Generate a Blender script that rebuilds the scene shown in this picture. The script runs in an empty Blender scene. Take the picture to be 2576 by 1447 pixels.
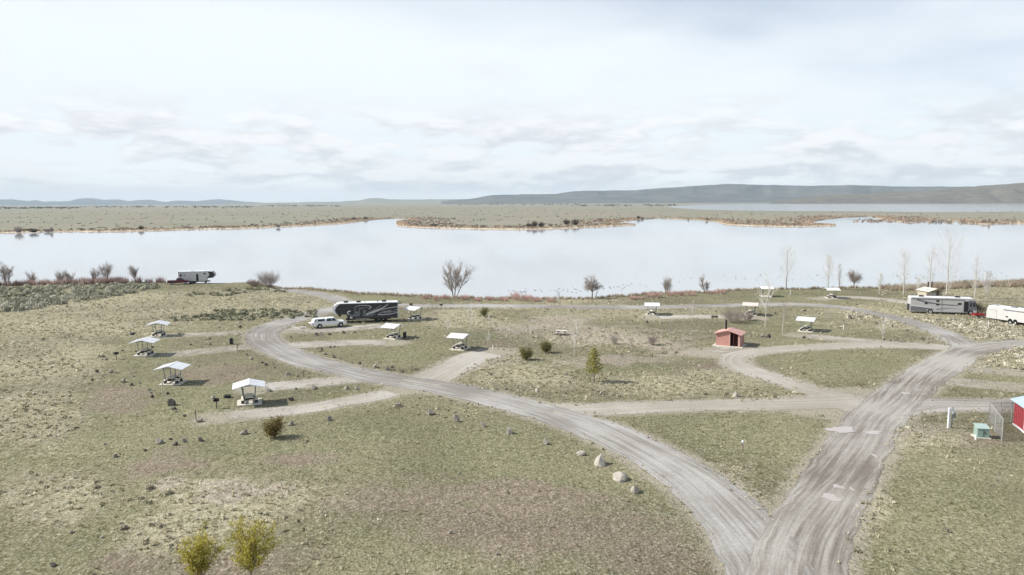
import bpy, math, random
import numpy as np
from mathutils import Vector, Matrix

scene = bpy.context.scene
COL = scene.collection
RAD = math.radians

# ------------------------------------------------------------------ camera
CAM_H = 24.0
FPX = 1839.0                     # focal length in pixels of a 2576 x 1447 picture
PITCH = math.atan((723.5 - 509.0) / FPX)
ROLL = RAD(0.25)
_F = np.array([0, math.cos(PITCH), -math.sin(PITCH)])
_U0 = np.array([0, math.sin(PITCH), math.cos(PITCH)])
_X = np.array([1.0, 0, 0])
_U = math.cos(ROLL) * _U0 + math.sin(ROLL) * _X
_R = math.cos(ROLL) * _X - math.sin(ROLL) * _U0
cam_data = bpy.data.cameras.new('camera')
cam_data.sensor_width = 36.0
cam_data.lens = 36.0 * FPX / 2576.0
cam_data.clip_start = 0.5
cam_data.clip_end = 90000.0
cam = bpy.data.objects.new('camera', cam_data)
COL.objects.link(cam)
cam.matrix_world = Matrix(((_R[0], _U[0], -_F[0], 0), (_R[1], _U[1], -_F[1], 0),
                           (_R[2], _U[2], -_F[2], CAM_H), (0, 0, 0, 1)))
scene.camera = cam

# ------------------------------------------------------------------ sky and sun
SUN_EL = 40.0
SUN_DIR = Vector((math.cos(RAD(SUN_EL)), -0.03, -math.sin(RAD(SUN_EL)))).normalized()  # way the light travels
world = bpy.data.worlds.new('World')
scene.world = world
world.use_nodes = True
SKY_STRENGTH = 0.1
SKY_OFF = (30.0, 17.0, 0.0)
HEAP_OFF = (16.0, 7.0, 0.0)
VEIL = (0.735, 0.785, 0.825)
CLOUD_LIT = (0.87, 0.875, 0.88)
CLOUD_DIM = (0.585, 0.61, 0.65)


class NT:
    """small helper round a node tree"""
    def __init__(self, tree):
        self.t = tree
        self.t.nodes.clear()

    def n(self, kind, **kw):
        nd = self.t.nodes.new(kind)
        for k, v in kw.items():
            if k.startswith('i_'):
                key = k[2:]
                key = int(key) if key.isdigit() else key.replace('_', ' ')
                self.set(nd.inputs[key], v)
            else:
                setattr(nd, k, v)
        return nd

    def set(self, sock, v):
        if hasattr(v, 'is_linked') or isinstance(v, bpy.types.NodeSocket):
            self.t.links.new(v, sock)
        else:
            if isinstance(v, (tuple, list)) and len(v) == 3 and sock.type == 'RGBA':
                v = (*v, 1.0)
            sock.default_value = v

    def math(self, op, a, b=0.0, c=None, clamp=False):
        nd = self.t.nodes.new('ShaderNodeMath')
        nd.operation = op
        nd.use_clamp = clamp
        self.set(nd.inputs[0], a)
        self.set(nd.inputs[1], b)
        if c is not None:
            self.set(nd.inputs[2], c)
        return nd.outputs[0]

    def mix(self, fac, a, b, blend='MIX'):
        nd = self.t.nodes.new('ShaderNodeMix')
        nd.data_type = 'RGBA'
        nd.blend_type = blend
        self.set(nd.inputs[0], fac)
        self.set(nd.inputs[6], a)
        self.set(nd.inputs[7], b)
        return nd.outputs[2]

    def ramp(self, v, lo, hi, a=0.0, b=1.0, smooth=True):
        nd = self.t.nodes.new('ShaderNodeMapRange')
        nd.interpolation_type = 'SMOOTHSTEP' if smooth else 'LINEAR'
        nd.clamp = True
        self.set(nd.inputs[0], v)
        self.set(nd.inputs[1], lo)
        self.set(nd.inputs[2], hi)
        self.set(nd.inputs[3], a)
        self.set(nd.inputs[4], b)
        return nd.outputs[0]

    def noise(self, vec, scale, detail=3.0, rough=0.55, dist=0.0, dim='3D'):
        nd = self.t.nodes.new('ShaderNodeTexNoise')
        nd.noise_dimensions = dim
        self.set(nd.inputs['Vector'], vec)
        nd.inputs['Scale'].default_value = scale
        nd.inputs['Detail'].default_value = detail
        nd.inputs['Roughness'].default_value = rough
        nd.inputs['Distortion'].default_value = dist
        return nd.outputs['Fac']

    def scale(self, vec, s):
        nd = self.t.nodes.new('ShaderNodeVectorMath')
        nd.operation = 'MULTIPLY'
        self.set(nd.inputs[0], vec)
        nd.inputs[1].default_value = s
        return nd.outputs[0]

    def add(self, vec, s):
        nd = self.t.nodes.new('ShaderNodeVectorMath')
        nd.operation = 'ADD'
        self.set(nd.inputs[0], vec)
        self.set(nd.inputs[1], s)
        return nd.outputs[0]


def build_world():
    w = NT(world.node_tree)
    out = w.n('ShaderNodeOutputWorld')
    bg = w.n('ShaderNodeBackground')
    bg.inputs['Strength'].default_value = SKY_STRENGTH
    w.t.links.new(bg.outputs[0], out.inputs[0])
    sky = w.n('ShaderNodeTexSky')
    sky.sky_type = 'NISHITA'
    sky.sun_disc = False
    sky.sun_elevation = RAD(SUN_EL)
    sky.sun_rotation = RAD(270)
    sky.altitude = 1200
    sky.air_density = 1.0
    sky.dust_density = 1.0
    sky.ozone_density = 1.0
    tc = w.n('ShaderNodeTexCoord')
    d = tc.outputs['Generated']
    sep = w.n('ShaderNodeSeparateXYZ')
    w.t.links.new(d, sep.inputs[0])
    x, y, z = sep.outputs
    zz = w.math('ADD', w.math('MAXIMUM', z, 0.0), 0.045)
    # a flat deck of cloud seen in perspective: the place on the deck is x/z, y/z
    comb = w.n('ShaderNodeCombineXYZ')
    w.set(comb.inputs[0], w.math('DIVIDE', x, zz))
    w.set(comb.inputs[1], w.math('DIVIDE', y, zz))
    deck = comb.outputs[0]
    big = w.noise(w.add(deck, SKY_OFF), 0.17, 4, 0.55, 0.6)
    mid = w.noise(w.add(deck, (7.3, 2.1, 0.0)), 0.5, 6, 0.6, 0.5)
    # cloud heaps standing near the horizon, seen from the side
    az = w.n('ShaderNodeCombineXYZ')
    w.set(az.inputs[0], w.math('MULTIPLY', x, 5.0))
    w.set(az.inputs[1], w.math('MULTIPLY', y, 5.0))
    w.set(az.inputs[2], w.math('MULTIPLY', z, 17.0))
    heap = w.noise(w.add(az.outputs[0], HEAP_OFF), 1.7, 6, 0.55, 0.15)
    heap_up = w.noise(w.add(az.outputs[0], (HEAP_OFF[0], HEAP_OFF[1], HEAP_OFF[2] + 0.24)), 1.7, 6, 0.55, 0.15)
    # thickness of the sheet grows towards the horizon because the view passes through more of it
    low = w.ramp(z, 0.05, 0.55, 1.0, 0.0)
    cover = w.math('ADD', w.math('MULTIPLY', big, 1.5), w.math('MULTIPLY', mid, 0.45))
    cover = w.math('ADD', cover, w.math('MULTIPLY', low, 0.95))
    cov = w.ramp(cover, 1.15, 1.78, 0.28, 1.0)
    # heaps: lit tops, grey undersides where there is more cloud above than here
    band = w.math('MULTIPLY', w.ramp(z, 0.0, 0.03, 0.0, 1.0), w.ramp(z, 0.075, 0.15, 1.0, 0.0))
    body = w.math('MULTIPLY', w.ramp(heap, 0.41, 0.52), band)
    under = w.ramp(w.math('SUBTRACT', heap_up, heap), -0.10, 0.10)
    dim = w.math('MULTIPLY', body, w.math('ADD', w.math('MULTIPLY', under, 0.75), 0.22))
    dim2 = w.ramp(mid, 0.50, 0.75, 0.0, 0.22)
    dim = w.math('ADD', dim, dim2, clamp=True)
    cov = w.math('MAXIMUM', cov, body)
    k = 1.0 / SKY_STRENGTH
    veil = w.mix(w.ramp(z, 0.0, 0.075, 1.0, 0.0), tuple(c * k for c in VEIL), tuple(c * k for c in (0.90, 0.91, 0.915)))
    lit = w.mix(w.ramp(body, 0.0, 1.0, 0.0, 0.85), veil, tuple(c * k for c in CLOUD_LIT))
    cloud = w.mix(dim, lit, tuple(c * k for c in CLOUD_DIM))
    col = w.mix(cov, sky.outputs[0], cloud)
    w.t.links.new(col, bg.inputs['Color'])


build_world()
sun_data = bpy.data.lights.new('sun', 'SUN')
sun_data.energy = 5.0
sun_data.angle = RAD(0.6)
sun_data.color = (1.0, 0.955, 0.88)
sun = bpy.data.objects.new('sun', sun_data)
sun.rotation_euler = SUN_DIR.to_track_quat('-Z', 'Y').to_euler()
COL.objects.link(sun)
vs = scene.view_settings
scene.display_settings.display_device = 'sRGB'
vs.view_transform = 'Standard'
vs.look = 'None'
vs.exposure = 0.36
vs.gamma = 1.0
vs.use_curve_mapping = False
scene.cycles.use_denoising = True
scene.cycles.max_bounces = 6
scene.cycles.transparent_max_bounces = 12
scene.cycles.volume_bounces = 0
scene.cycles.caustics_reflective = False
scene.cycles.caustics_refractive = False

# ------------------------------------------------------------------ land shape
WATER_Z = -1.8
PLAIN_Z = -1.3


def hgt_land(x, y):
    x = np.asarray(x, float); y = np.asarray(y, float)
    h = 0.30 * np.sin(x * .043 + 1.0) * np.sin(y * .036 + .4) + 0.12 * np.sin(x * .10 + y * .06) \
        + 0.07 * np.sin(x * -.17 + y * .13 + 2.0)
    return h


def ray(px, py):
    v = _F + (px - 1288.0) / FPX * _R + (723.5 - py) / FPX * _U
    return v


def at_z(px, py, z):
    v = ray(px, py)
    t = (z - CAM_H) / v[2]
    return np.array([v[0] * t, v[1] * t, z])


_edge_px = [(-900, 745), (-300, 735), (0, 720), (150, 718), (300, 713), (420, 711), (640, 711), (700, 721), (800, 728),
            (900, 737), (1000, 743), (1100, 749), (1300, 752), (1400, 754), (1500, 751), (1600, 746), (1700, 739),
            (1800, 731), (1900, 727), (2100, 724), (2250, 722), (2400, 719), (2576, 714), (2900, 706), (3300, 700)]
_edge = np.array([at_z(px, py, 0.0)[:2] for px, py in _edge_px])
_edge = _edge[np.argsort(_edge[:, 0])]


def shore_y(x):
    b = np.interp(x, _edge[:, 0], _edge[:, 1])
    return b + 1.2 * np.sin(np.asarray(x) * .21) + 0.7 * np.sin(np.asarray(x) * .53 + 1.3)


def hgt(x, y):
    x = np.asarray(x, float); y = np.asarray(y, float)
    b = np.clip((y - shore_y(x)) / 7.0, 0, 1)
    b = b * b * (3 - 2 * b)
    return hgt_land(x, y) * (1 - b) - 2.5 * b


def at(px, py):
    """where a spot of the picture lies on the land"""
    v = ray(px, py)
    z = 0.0
    for _ in range(8):
        t = (z - CAM_H) / v[2]
        z = float(hgt_land(v[0] * t, v[1] * t))
    return Vector((v[0] * t, v[1] * t, z))


def ground(x, y):
    return float(hgt(x, y))


def ppm(px, py):
    """pixels (of 2576) to a metre at a spot on the land"""
    p = at(px, py)
    d = np.array([p.x, p.y, p.z - CAM_H])
    return FPX / float(d @ _F)


def vnoise(x, y, seed=0):
    x = np.asarray(x, float); y = np.asarray(y, float)
    xi = np.floor(x).astype(np.int64); yi = np.floor(y).astype(np.int64)
    xf = x - xi; yf = y - yi
    xf = xf * xf * (3 - 2 * xf); yf = yf * yf * (3 - 2 * yf)

    def hsh(a, b):
        n = (a * 374761393 + b * 668265263 + seed * 974711) & 0x7fffffff
        n = ((n ^ (n >> 13)) * 1274126177) & 0x7fffffff
        return ((n ^ (n >> 16)) & 0xffff) / 65535.0
    a = hsh(xi, yi); b = hsh(xi + 1, yi); c = hsh(xi, yi + 1); d = hsh(xi + 1, yi + 1)
    return (a * (1 - xf) + b * xf) * (1 - yf) + (c * (1 - xf) + d * xf) * yf


def fbm(x, y, seed=0, o=4):
    s = 0; a = .5; t = 0
    for i in range(o):
        s = s + a * vnoise(x * 2 ** i, y * 2 ** i, seed + i); t += a; a *= .5
    return s / t


# ------------------------------------------------------------------ materials
_mats = {}


def mat(name, col, rough=0.7, var=0.12, scale=3.0, metal=0.0, spec=0.3, bump=0.0, vcol=False, dirt=None, clear=True):
    if name in _mats:
        return _mats[name]
    m = bpy.data.materials.new(name)
    m.use_nodes = True
    w = NT(m.node_tree)
    out = w.n('ShaderNodeOutputMaterial')
    b = w.n('ShaderNodeBsdfPrincipled')
    w.t.links.new(b.outputs[0], out.inputs[0])
    geo = w.n('ShaderNodeNewGeometry')
    pos = geo.outputs['Position']
    nz = w.noise(pos, scale, 5, 0.6)
    f = w.ramp(nz, 0.25, 0.75, 1 - var, 1 + var, smooth=False)
    if vcol:
        base = w.n('ShaderNodeAttribute', attribute_name='tint').outputs['Color']
    else:
        rgb = w.n('ShaderNodeRGB'); rgb.outputs[0].default_value = (*col, 1)
        base = rgb.outputs[0]
    g = w.n('ShaderNodeCombineColor')
    for i in range(3):
        w.set(g.inputs[i], f)
    c = w.mix(1.0, base, g.outputs[0], 'MULTIPLY')
    if dirt:
        nz2 = w.noise(pos, scale * .37, 6, .65)
        c = w.mix(w.ramp(nz2, .5, .78, 0, .6), c, dirt)
    w.set(b.inputs['Base Color'], c)
    if vcol and clear:
        tl = w.n('ShaderNodeBsdfTranslucent'); w.set(tl.inputs['Color'], c)
        mx = w.n('ShaderNodeMixShader'); mx.inputs[0].default_value = .45
        w.t.links.new(b.outputs[0], mx.inputs[1]); w.t.links.new(tl.outputs[0], mx.inputs[2])
        w.t.links.new(mx.outputs[0], out.inputs[0])
    b.inputs['Roughness'].default_value = rough
    b.inputs['Metallic'].default_value = metal
    b.inputs['Specular IOR Level'].default_value = spec
    if bump:
        bp = w.n('ShaderNodeBump'); bp.inputs['Strength'].default_value = bump
        w.set(bp.inputs['Height'], nz)
        w.t.links.new(bp.outputs[0], b.inputs['Normal'])
    _mats[name] = m
    return m


# ------------------------------------------------------------------ mesh building
class MB:
    def __init__(self):
        self.v = []; self.f = []; self.smooth = False

    def poly(self, pts):
        i = len(self.v)
        self.v += [tuple(p) for p in pts]
        self.f.append(tuple(range(i, i + len(pts))))
        return self

    def box(self, c, s, rz=0.0, tilt=None):
        cx, cy, cz = c; sx, sy, sz = (q / 2 for q in s)
        i = len(self.v)
        m = Matrix.Rotation(rz, 3, 'Z')
        if tilt is not None:
            m = m @ tilt
        for dz in (-sz, sz):
            for dx, dy in ((-sx, -sy), (sx, -sy), (sx, sy), (-sx, sy)):
                p = m @ Vector((dx, dy, dz))
                self.v.append((cx + p.x, cy + p.y, cz + p.z))
        for q in ((0, 3, 2, 1), (4, 5, 6, 7), (0, 1, 5, 4), (1, 2, 6, 5), (2, 3, 7, 6), (3, 0, 4, 7)):
            self.f.append(tuple(i + k for k in q))
        return self

    def prism(self, prof, y0, y1, inset=0.0):
        """profile in x,z pulled along y"""
        n = len(prof); i = len(self.v)
        for (x, z) in prof:
            self.v.append((x, y0, z))
        for (x, z) in prof:
            self.v.append((x, y1, z))
        self.f.append(tuple(range(i, i + n)))
        self.f.append(tuple(range(i + 2 * n - 1, i + n - 1, -1)))
        for k in range(n):
            j = (k + 1) % n
            self.f.append((i + k, i + n + k, i + n + j, i + j))
        return self

    def tube(self, p0, p1, r0, r1, n=4, cap=True):
        p0 = Vector(p0); p1 = Vector(p1)
        d = (p1 - p0)
        if d.length < 1e-6:
            return self
        d.normalize()
        a = d.orthogonal().normalized(); b = d.cross(a)
        i = len(self.v)
        for p, r in ((p0, r0), (p1, r1)):
            for k in range(n):
                t = 2 * math.pi * k / n
                q = p + (a * math.cos(t) + b * math.sin(t)) * r
                self.v.append(tuple(q))
        for k in range(n):
            j = (k + 1) % n
            self.f.append((i + k, i + j, i + n + j, i + n + k))
        if cap:
            self.f.append(tuple(i + k for k in range(n - 1, -1, -1)))
            self.f.append(tuple(i + n + k for k in range(n)))
        return self

    def lathe_y(self, c, prof, n=18):
        """profile of (radius, y) turned about the y axis at c"""
        i = len(self.v); m = len(prof)
        for k in range(n):
            t = 2 * math.pi * k / n
            for (r, y) in prof:
                self.v.append((c[0] + r * math.cos(t), c[1] + y, c[2] + r * math.sin(t)))
        for k in range(n):
            j = (k + 1) % n
            for q in range(m - 1):
                self.f.append((i + k * m + q, i + j * m + q, i + j * m + q + 1, i + k * m + q + 1))
        return self

    def build(self, name, material, parent=None, bevel=0.0, smooth=False):
        me = bpy.data.meshes.new(name)
        me.from_pydata(self.v, [], self.f)
        me.materials.append(material)
        me.validate()
        o = bpy.data.objects.new(name, me)
        COL.objects.link(o)
        if smooth:
            me.polygons.foreach_set('use_smooth', [True] * len(me.polygons))
        if parent is not None:
            o.parent = parent
        if bevel:
            md = o.modifiers.new('bevel', 'BEVEL'); md.width = bevel; md.segments = 2; md.limit_method = 'ANGLE'
        return o


def np_mesh(name, V, F, material, parent=None, tint=None, smooth=False):
    """V (n,3), F (m,k) -> object; tint (n,3) point colours"""
    V = np.asarray(V, np.float32); F = np.asarray(F, np.int32)
    me = bpy.data.meshes.new(name)
    k = F.shape[1]
    me.vertices.add(len(V)); me.vertices.foreach_set('co', V.ravel())
    me.loops.add(F.size); me.loops.foreach_set('vertex_index', F.ravel())
    me.polygons.add(len(F))
    me.polygons.foreach_set('loop_start', np.arange(0, F.size, k, dtype=np.int32))
    me.update(calc_edges=True)
    if smooth:
        me.polygons.foreach_set('use_smooth', np.ones(len(F), dtype=bool))
    if tint is not None:
        a = me.attributes.new('tint', 'FLOAT_COLOR', 'POINT')
        c = np.ones((len(V), 4), np.float32); c[:, :3] = tint
        a.data.foreach_set('color', c.ravel())
    me.materials.append(material)
    o = bpy.data.objects.new(name, me)
    COL.objects.link(o)
    if parent is not None:
        o.parent = parent
    return o


def tag(o, label, cat, group=None):
    o['label'] = label; o['category'] = cat
    if group:
        o['group'] = group
    return o


def kind(o, k, label=None, cat=None):
    o['kind'] = k
    if label:
        o['label'] = label
    if cat:
        o['category'] = cat
    return o


def empty(name, loc, rz=0.0, label=None, cat=None, group=None):
    o = bpy.data.objects.new(name, None)
    o.empty_display_size = 0.2
    COL.objects.link(o)
    o.location = loc; o.rotation_euler = (0, 0, rz)
    if label:
        tag(o, label, cat, group)
    return o


def copy_tree(o, parent=None):
    kids = list(o.children)
    c = o.copy()
    COL.objects.link(c)
    if parent is not None:
        c.parent = parent
    for ch in kids:
        copy_tree(ch, c)
    return c


ORD = ['first', 'second', 'third', 'fourth', 'fifth', 'sixth', 'seventh', 'eighth', 'ninth', 'tenth', 'eleventh',
       'twelfth', 'thirteenth', 'fourteenth', 'fifteenth', 'sixteenth', 'seventeenth', 'eighteenth', 'nineteenth',
       'twentieth']

# ------------------------------------------------------------------ roads
# (name, spots in the picture, half width in metres, tone, strength, layer)
ROADS = [
    ('gravel_road', [(1950, 1640), (1985, 1500), (2015, 1400), (2062, 1290), (2122, 1180), (2198, 1060), (2245, 1015), (2300, 968), (2350, 933), (2398, 905),
                     (2445, 882), (2510, 868), (2600, 862), (2760, 858)], 2.7, 'mud', 1.0, 5),
    ('gravel_road', [(1985, 1560), (1945, 1450), (1890, 1355), (1800, 1255), (1700, 1180), (1560, 1105), (1420, 1052), (1250, 1005),
                     (1080, 970), (930, 945), (800, 915), (710, 884), (665, 858), (662, 838), (690, 820), (750, 801),
                     (810, 784), (880, 770), (960, 766)], 2.7, 'grey', 1.0, 4),
    ('gravel_road', [(900, 770), (960, 767), (1100, 770), (1300, 770), (1500, 773), (1700, 772), (1900, 767), (2000, 766), (2100, 772),
                     (2200, 790), (2300, 813), (2380, 842), (2425, 868), (2425, 895)], 2.3, 'grey', .95, 3),
    ('gravel_track', [(880, 772), (858, 757), (820, 744), (760, 734), (690, 727)], 2.2, 'grey', .95, 2),
    ('gravel_track', [(1040, 975), (1090, 950), (1150, 920), (1205, 897), (1250, 886)], 2.9, 'pale', .9, 3),
    ('gravel_track', [(1010, 982), (930, 1000), (820, 1020), (700, 1036), (590, 1046), (540, 1052)], 1.7, 'pale', .72, 2),
    ('gravel_track', [(930, 950), (840, 958), (760, 966), (680, 973), (640, 978)], 1.9, 'pale', .66, 2),
    ('gravel_track', [(680, 866), (600, 875), (520, 883), (420, 893)], 1.7, 'pale', .55, 2),
    ('gravel_track', [(680, 832), (600, 837), (520, 841), (430, 845)], 1.9, 'pale', .52, 2),
    ('gravel_track', [(700, 872), (800, 866), (900, 862), (990, 863)], 2.3, 'pale', .6, 2),
    ('gravel_track', [(700, 830), (780, 832), (880, 826), (980, 818)], 2.2, 'pale', .6, 2),
    ('gravel_track', [(1360, 1030), (1480, 1031), (1620, 1025), (1800, 1020), (1980, 1017), (2120, 1012), (2200, 1008)], 2.2, 'pale', .95, 3),
    ('gravel_track', [(2190, 1005), (2110, 998), (2030, 978), (1950, 952), (1885, 932), (1850, 912), (1860, 894), (1930, 882),
                      (2040, 874), (2150, 869), (2260, 868), (2360, 873), (2420, 878)], 2.1, 'pale', .85, 2),
    ('gravel_track', [(2010, 843), (2100, 852), (2200, 861), (2300, 868), (2380, 872)], 1.9, 'pale', .62, 1),
    ('gravel_track', [(1640, 799), (1720, 797), (1810, 797), (1900, 800)], 1.9, 'pale', .72, 1),
    ('gravel_track', [(2060, 752), (2130, 748), (2210, 752), (2290, 762), (2360, 772)], 2.2, 'pale', .8, 1),
    ('gravel_track', [(2210, 1040), (2280, 1024), (2380, 1018), (2480, 1019), (2600, 1020), (2760, 1020)], 2.6, 'mud', .8, 3),
    ('gravel_track', [(2330, 958), (2420, 962), (2520, 972), (2640, 980)], 2.0, 'pale', .5, 1),
    ('gravel_track', [(2360, 916), (2420, 926), (2500, 933), (2640, 945)], 1.6, 'pale', .45, 1),
    ('gravel_apron', [(2060, 1022), (2110, 1018), (2160, 1010), (2200, 998)], 4.6, 'pale', .95, 2),
    ('gravel_apron', [(1780, 888), (1830, 884), (1880, 884)], 4.0, 'pale', .45, 1),
]


def spline(pts, step=1.0):
    P = np.array(pts)
    P = np.vstack([2 * P[0] - P[1], P, 2 * P[-1] - P[-2]])
    out = []
    for i in range(1, len(P) - 2):
        n = max(2, int(np.linalg.norm(P[i + 1] - P[i]) / step))
        for t in np.linspace(0, 1, n, endpoint=False):
            a, b, c, d = P[i - 1], P[i], P[i + 1], P[i + 2]
            out.append(.5 * ((2 * b) + (-a + c) * t + (2 * a - 5 * b + 4 * c - d) * t * t + (-a + 3 * b - 3 * c + d) * t ** 3))
    out.append(P[-2])
    out = np.array(out)
    # even spacing
    s = np.r_[0, np.cumsum(np.linalg.norm(np.diff(out, axis=0), axis=1))]
    m = max(3, int(s[-1] / step))
    q = np.linspace(0, s[-1], m)
    return np.c_[np.interp(q, s, out[:, 0]), np.interp(q, s, out[:, 1])], q


ROAD_LINES = []
for nm, px, hw, tone, st, ly in ROADS:
    line, q = spline([at(*p)[:2] for p in px])
    ROAD_LINES.append((nm, line, q, hw, tone, st, ly))


def road_gap(x, y, lines=None):
    """metres to the nearest road edge (negative on a road)"""
    x = np.asarray(x, float).ravel(); y = np.asarray(y, float).ravel()
    best = np.full(x.shape, 1e9)
    for nm, line, q, hw, tone, st, ly in (lines or ROAD_LINES):
        P = line[::2]
        lo = P.min(0) - 14; hi = P.max(0) + 14
        idx = np.where((x > lo[0]) & (x < hi[0]) & (y > lo[1]) & (y < hi[1]))[0]
        for c in range(0, len(idx), 20000):
            j = idx[c:c + 20000]
            d = np.min((x[j, None] - P[None, :, 0]) ** 2 + (y[j, None] - P[None, :, 1]) ** 2, axis=1)
            best[j] = np.minimum(best[j], np.sqrt(d) - hw * (0.6 + .4 * st))
    return best


def road_material(tone):
    m = bpy.data.materials.new('gravel_' + tone)
    m.use_nodes = True
    w = NT(m.node_tree)
    out = w.n('ShaderNodeOutputMaterial')
    b = w.n('ShaderNodeBsdfPrincipled')
    b.inputs['Roughness'].default_value = 0.85
    b.inputs['Specular IOR Level'].default_value = 0.25
    a = w.n('ShaderNodeAttribute', attribute_name='lane')
    sep = w.n('ShaderNodeSeparateXYZ'); w.t.links.new(a.outputs['Vector'], sep.inputs[0])
    u, v, edge = sep.outputs
    stg = w.n('ShaderNodeAttribute', attribute_name='solid').outputs['Fac']
    pos = w.n('ShaderNodeNewGeometry').outputs['Position']
    wob = w.math('MULTIPLY', w.math('SUBTRACT', w.noise(pos, 0.035, 1), .5), 1.6)
    cu = w.n('ShaderNodeCombineXYZ')
    w.set(cu.inputs[0], w.math('MULTIPLY', w.math('ADD', u, wob), 1.7)); w.set(cu.inputs[1], w.math('MULTIPLY', v, 0.05))
    streak = w.noise(cu.outputs[0], 1.0, 5, .62)
    cu2 = w.n('ShaderNodeCombineXYZ')
    wob2 = w.math('MULTIPLY', w.math('SUBTRACT', w.noise(w.add(pos, (40, 9, 0)), 0.022, 1), .5), 9.0)
    w.set(cu2.inputs[0], w.math('MULTIPLY', w.math('ADD', u, wob2), 3.4)); w.set(cu2.inputs[1], w.math('MULTIPLY', v, 0.11))
    fine = w.noise(cu2.outputs[0], 1.0, 4, .6)
    patch = w.noise(pos, 0.05, 4, .6)
    grit = w.noise(pos, 5.0, 4, .7)
    cols = {'mud': ((.38, .36, .325), (.175, .152, .128)), 'grey': ((.40, .385, .36), (.215, .197, .175)),
            'pale': ((.44, .415, .37), (.31, .28, .23))}[tone]
    k = w.math('ADD', w.math('MULTIPLY', streak, .52), w.math('MULTIPLY', fine, .40))
    k = w.math('ADD', k, w.math('MULTIPLY', patch, .8))
    mid = {'mud': .87, 'grey': .81, 'pale': .80}[tone]
    c = w.mix(w.ramp(k, mid - .13, mid + .17), cols[0], cols[1])
    g = w.ramp(grit, .3, .72, .82, 1.16, smooth=False)
    cc = w.n('ShaderNodeCombineColor')
    for i in range(3):
        w.set(cc.inputs[i], g)
    c = w.mix(1.0, c, cc.outputs[0], 'MULTIPLY')
    w.set(b.inputs['Base Color'], c)
    bp = w.n('ShaderNodeBump'); bp.inputs['Strength'].default_value = .55; bp.inputs['Distance'].default_value = .08
    w.set(bp.inputs['Height'], w.math('ADD', w.math('MULTIPLY', fine, 1.2), w.math('MULTIPLY', grit, .35)))
    w.t.links.new(bp.outputs[0], b.inputs['Normal'])
    # thin, ragged gravel at the verge lets the ground below show
    rag = w.math('ADD', w.math('MULTIPLY', w.noise(pos, .45, 4, .7), .62), w.math('MULTIPLY', grit, .62))
    al = w.math('ADD', w.math('MULTIPLY', edge, 1.25), w.math('SUBTRACT', rag, .72))
    al = w.ramp(al, .30, .40)
    hole = w.ramp(w.math('ADD', w.noise(pos, .33, 5, .7), w.math('ADD', w.math('MULTIPLY', w.math('SUBTRACT', grit, .5), .5), w.math('MULTIPLY', w.math('SUBTRACT', stg, 1.0), .62))), .14, .22)
    al = w.math('MULTIPLY', w.math('MULTIPLY', al, hole), w.ramp(edge, .02, .16))
    tr = w.n('ShaderNodeBsdfTransparent')
    mx = w.n('ShaderNodeMixShader')
    w.set(mx.inputs[0], al); w.t.links.new(tr.outputs[0], mx.inputs[1]); w.t.links.new(b.outputs[0], mx.inputs[2])
    w.t.links.new(mx.outputs[0], out.inputs[0])
    return m


ROAD_MATS = {t: road_material(t) for t in ('mud', 'grey', 'pale')}
ROAD_LABELS = {0: 'wide muddy gravel road on the right with tyre ruts', 1: 'grey gravel loop road curving through the campground',
               2: 'gravel road running along the near lake shore'}


def build_roads():
    for i, (nm, line, q, hw, tone, st, ly) in enumerate(ROAD_LINES):
        n = len(line); K = 13
        tan = np.gradient(line, axis=0)
        tan /= np.linalg.norm(tan, axis=1)[:, None] + 1e-9
        nor = np.c_[-tan[:, 1], tan[:, 0]]
        e = np.linspace(-1.3, 1.3, K)
        U = e[None, :] * hw * np.ones((n, 1))
        P = line[:, None, :] + nor[:, None, :] * U[:, :, None]
        jig = (fbm(P[..., 0] * .35, P[..., 1] * .35, 5 + i) - .5) * 1.0
        P = P + nor[:, None, :] * (jig * (np.abs(e) > .8))[:, :, None]
        Z = hgt(P[..., 0], P[..., 1]) + 0.008 + .004 * ly
        # ruts: two worn tracks pressed a little deeper than the crown
        if i < 3:
            Z = Z - .012 * np.exp(-((np.abs(U) - .85) / .3) ** 2)
        V = np.concatenate([P, Z[..., None]], axis=2).reshape(-1, 3)
        ii = np.arange(n * K).reshape(n, K)
        F = np.stack([ii[:-1, :-1], ii[:-1, 1:], ii[1:, 1:], ii[1:, :-1]], axis=-1).reshape(-1, 4)[:, ::-1]
        o = np_mesh(nm, V, F, ROAD_MATS[tone], smooth=True)
        ed = np.clip((1.3 - np.abs(e)) / .6, 0, 1)[None, :] * np.ones((n, 1))
        endf = np.clip(np.minimum(q, q[-1] - q) / 4.0, 0, 1)[:, None]
        ed = np.minimum(ed, endf)
        a = o.data.attributes.new('lane', 'FLOAT_VECTOR', 'POINT')
        a.data.foreach_set('vector', np.stack([U, q[:, None] + 0 * U, ed], -1).astype(np.float32).ravel())
        a = o.data.attributes.new('solid', 'FLOAT', 'POINT')
        a.data.foreach_set('value', np.full(n * K, st, np.float32))
        kind(o, 'structure')
        if i in ROAD_LABELS:
            o['label'] = ROAD_LABELS[i]


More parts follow.
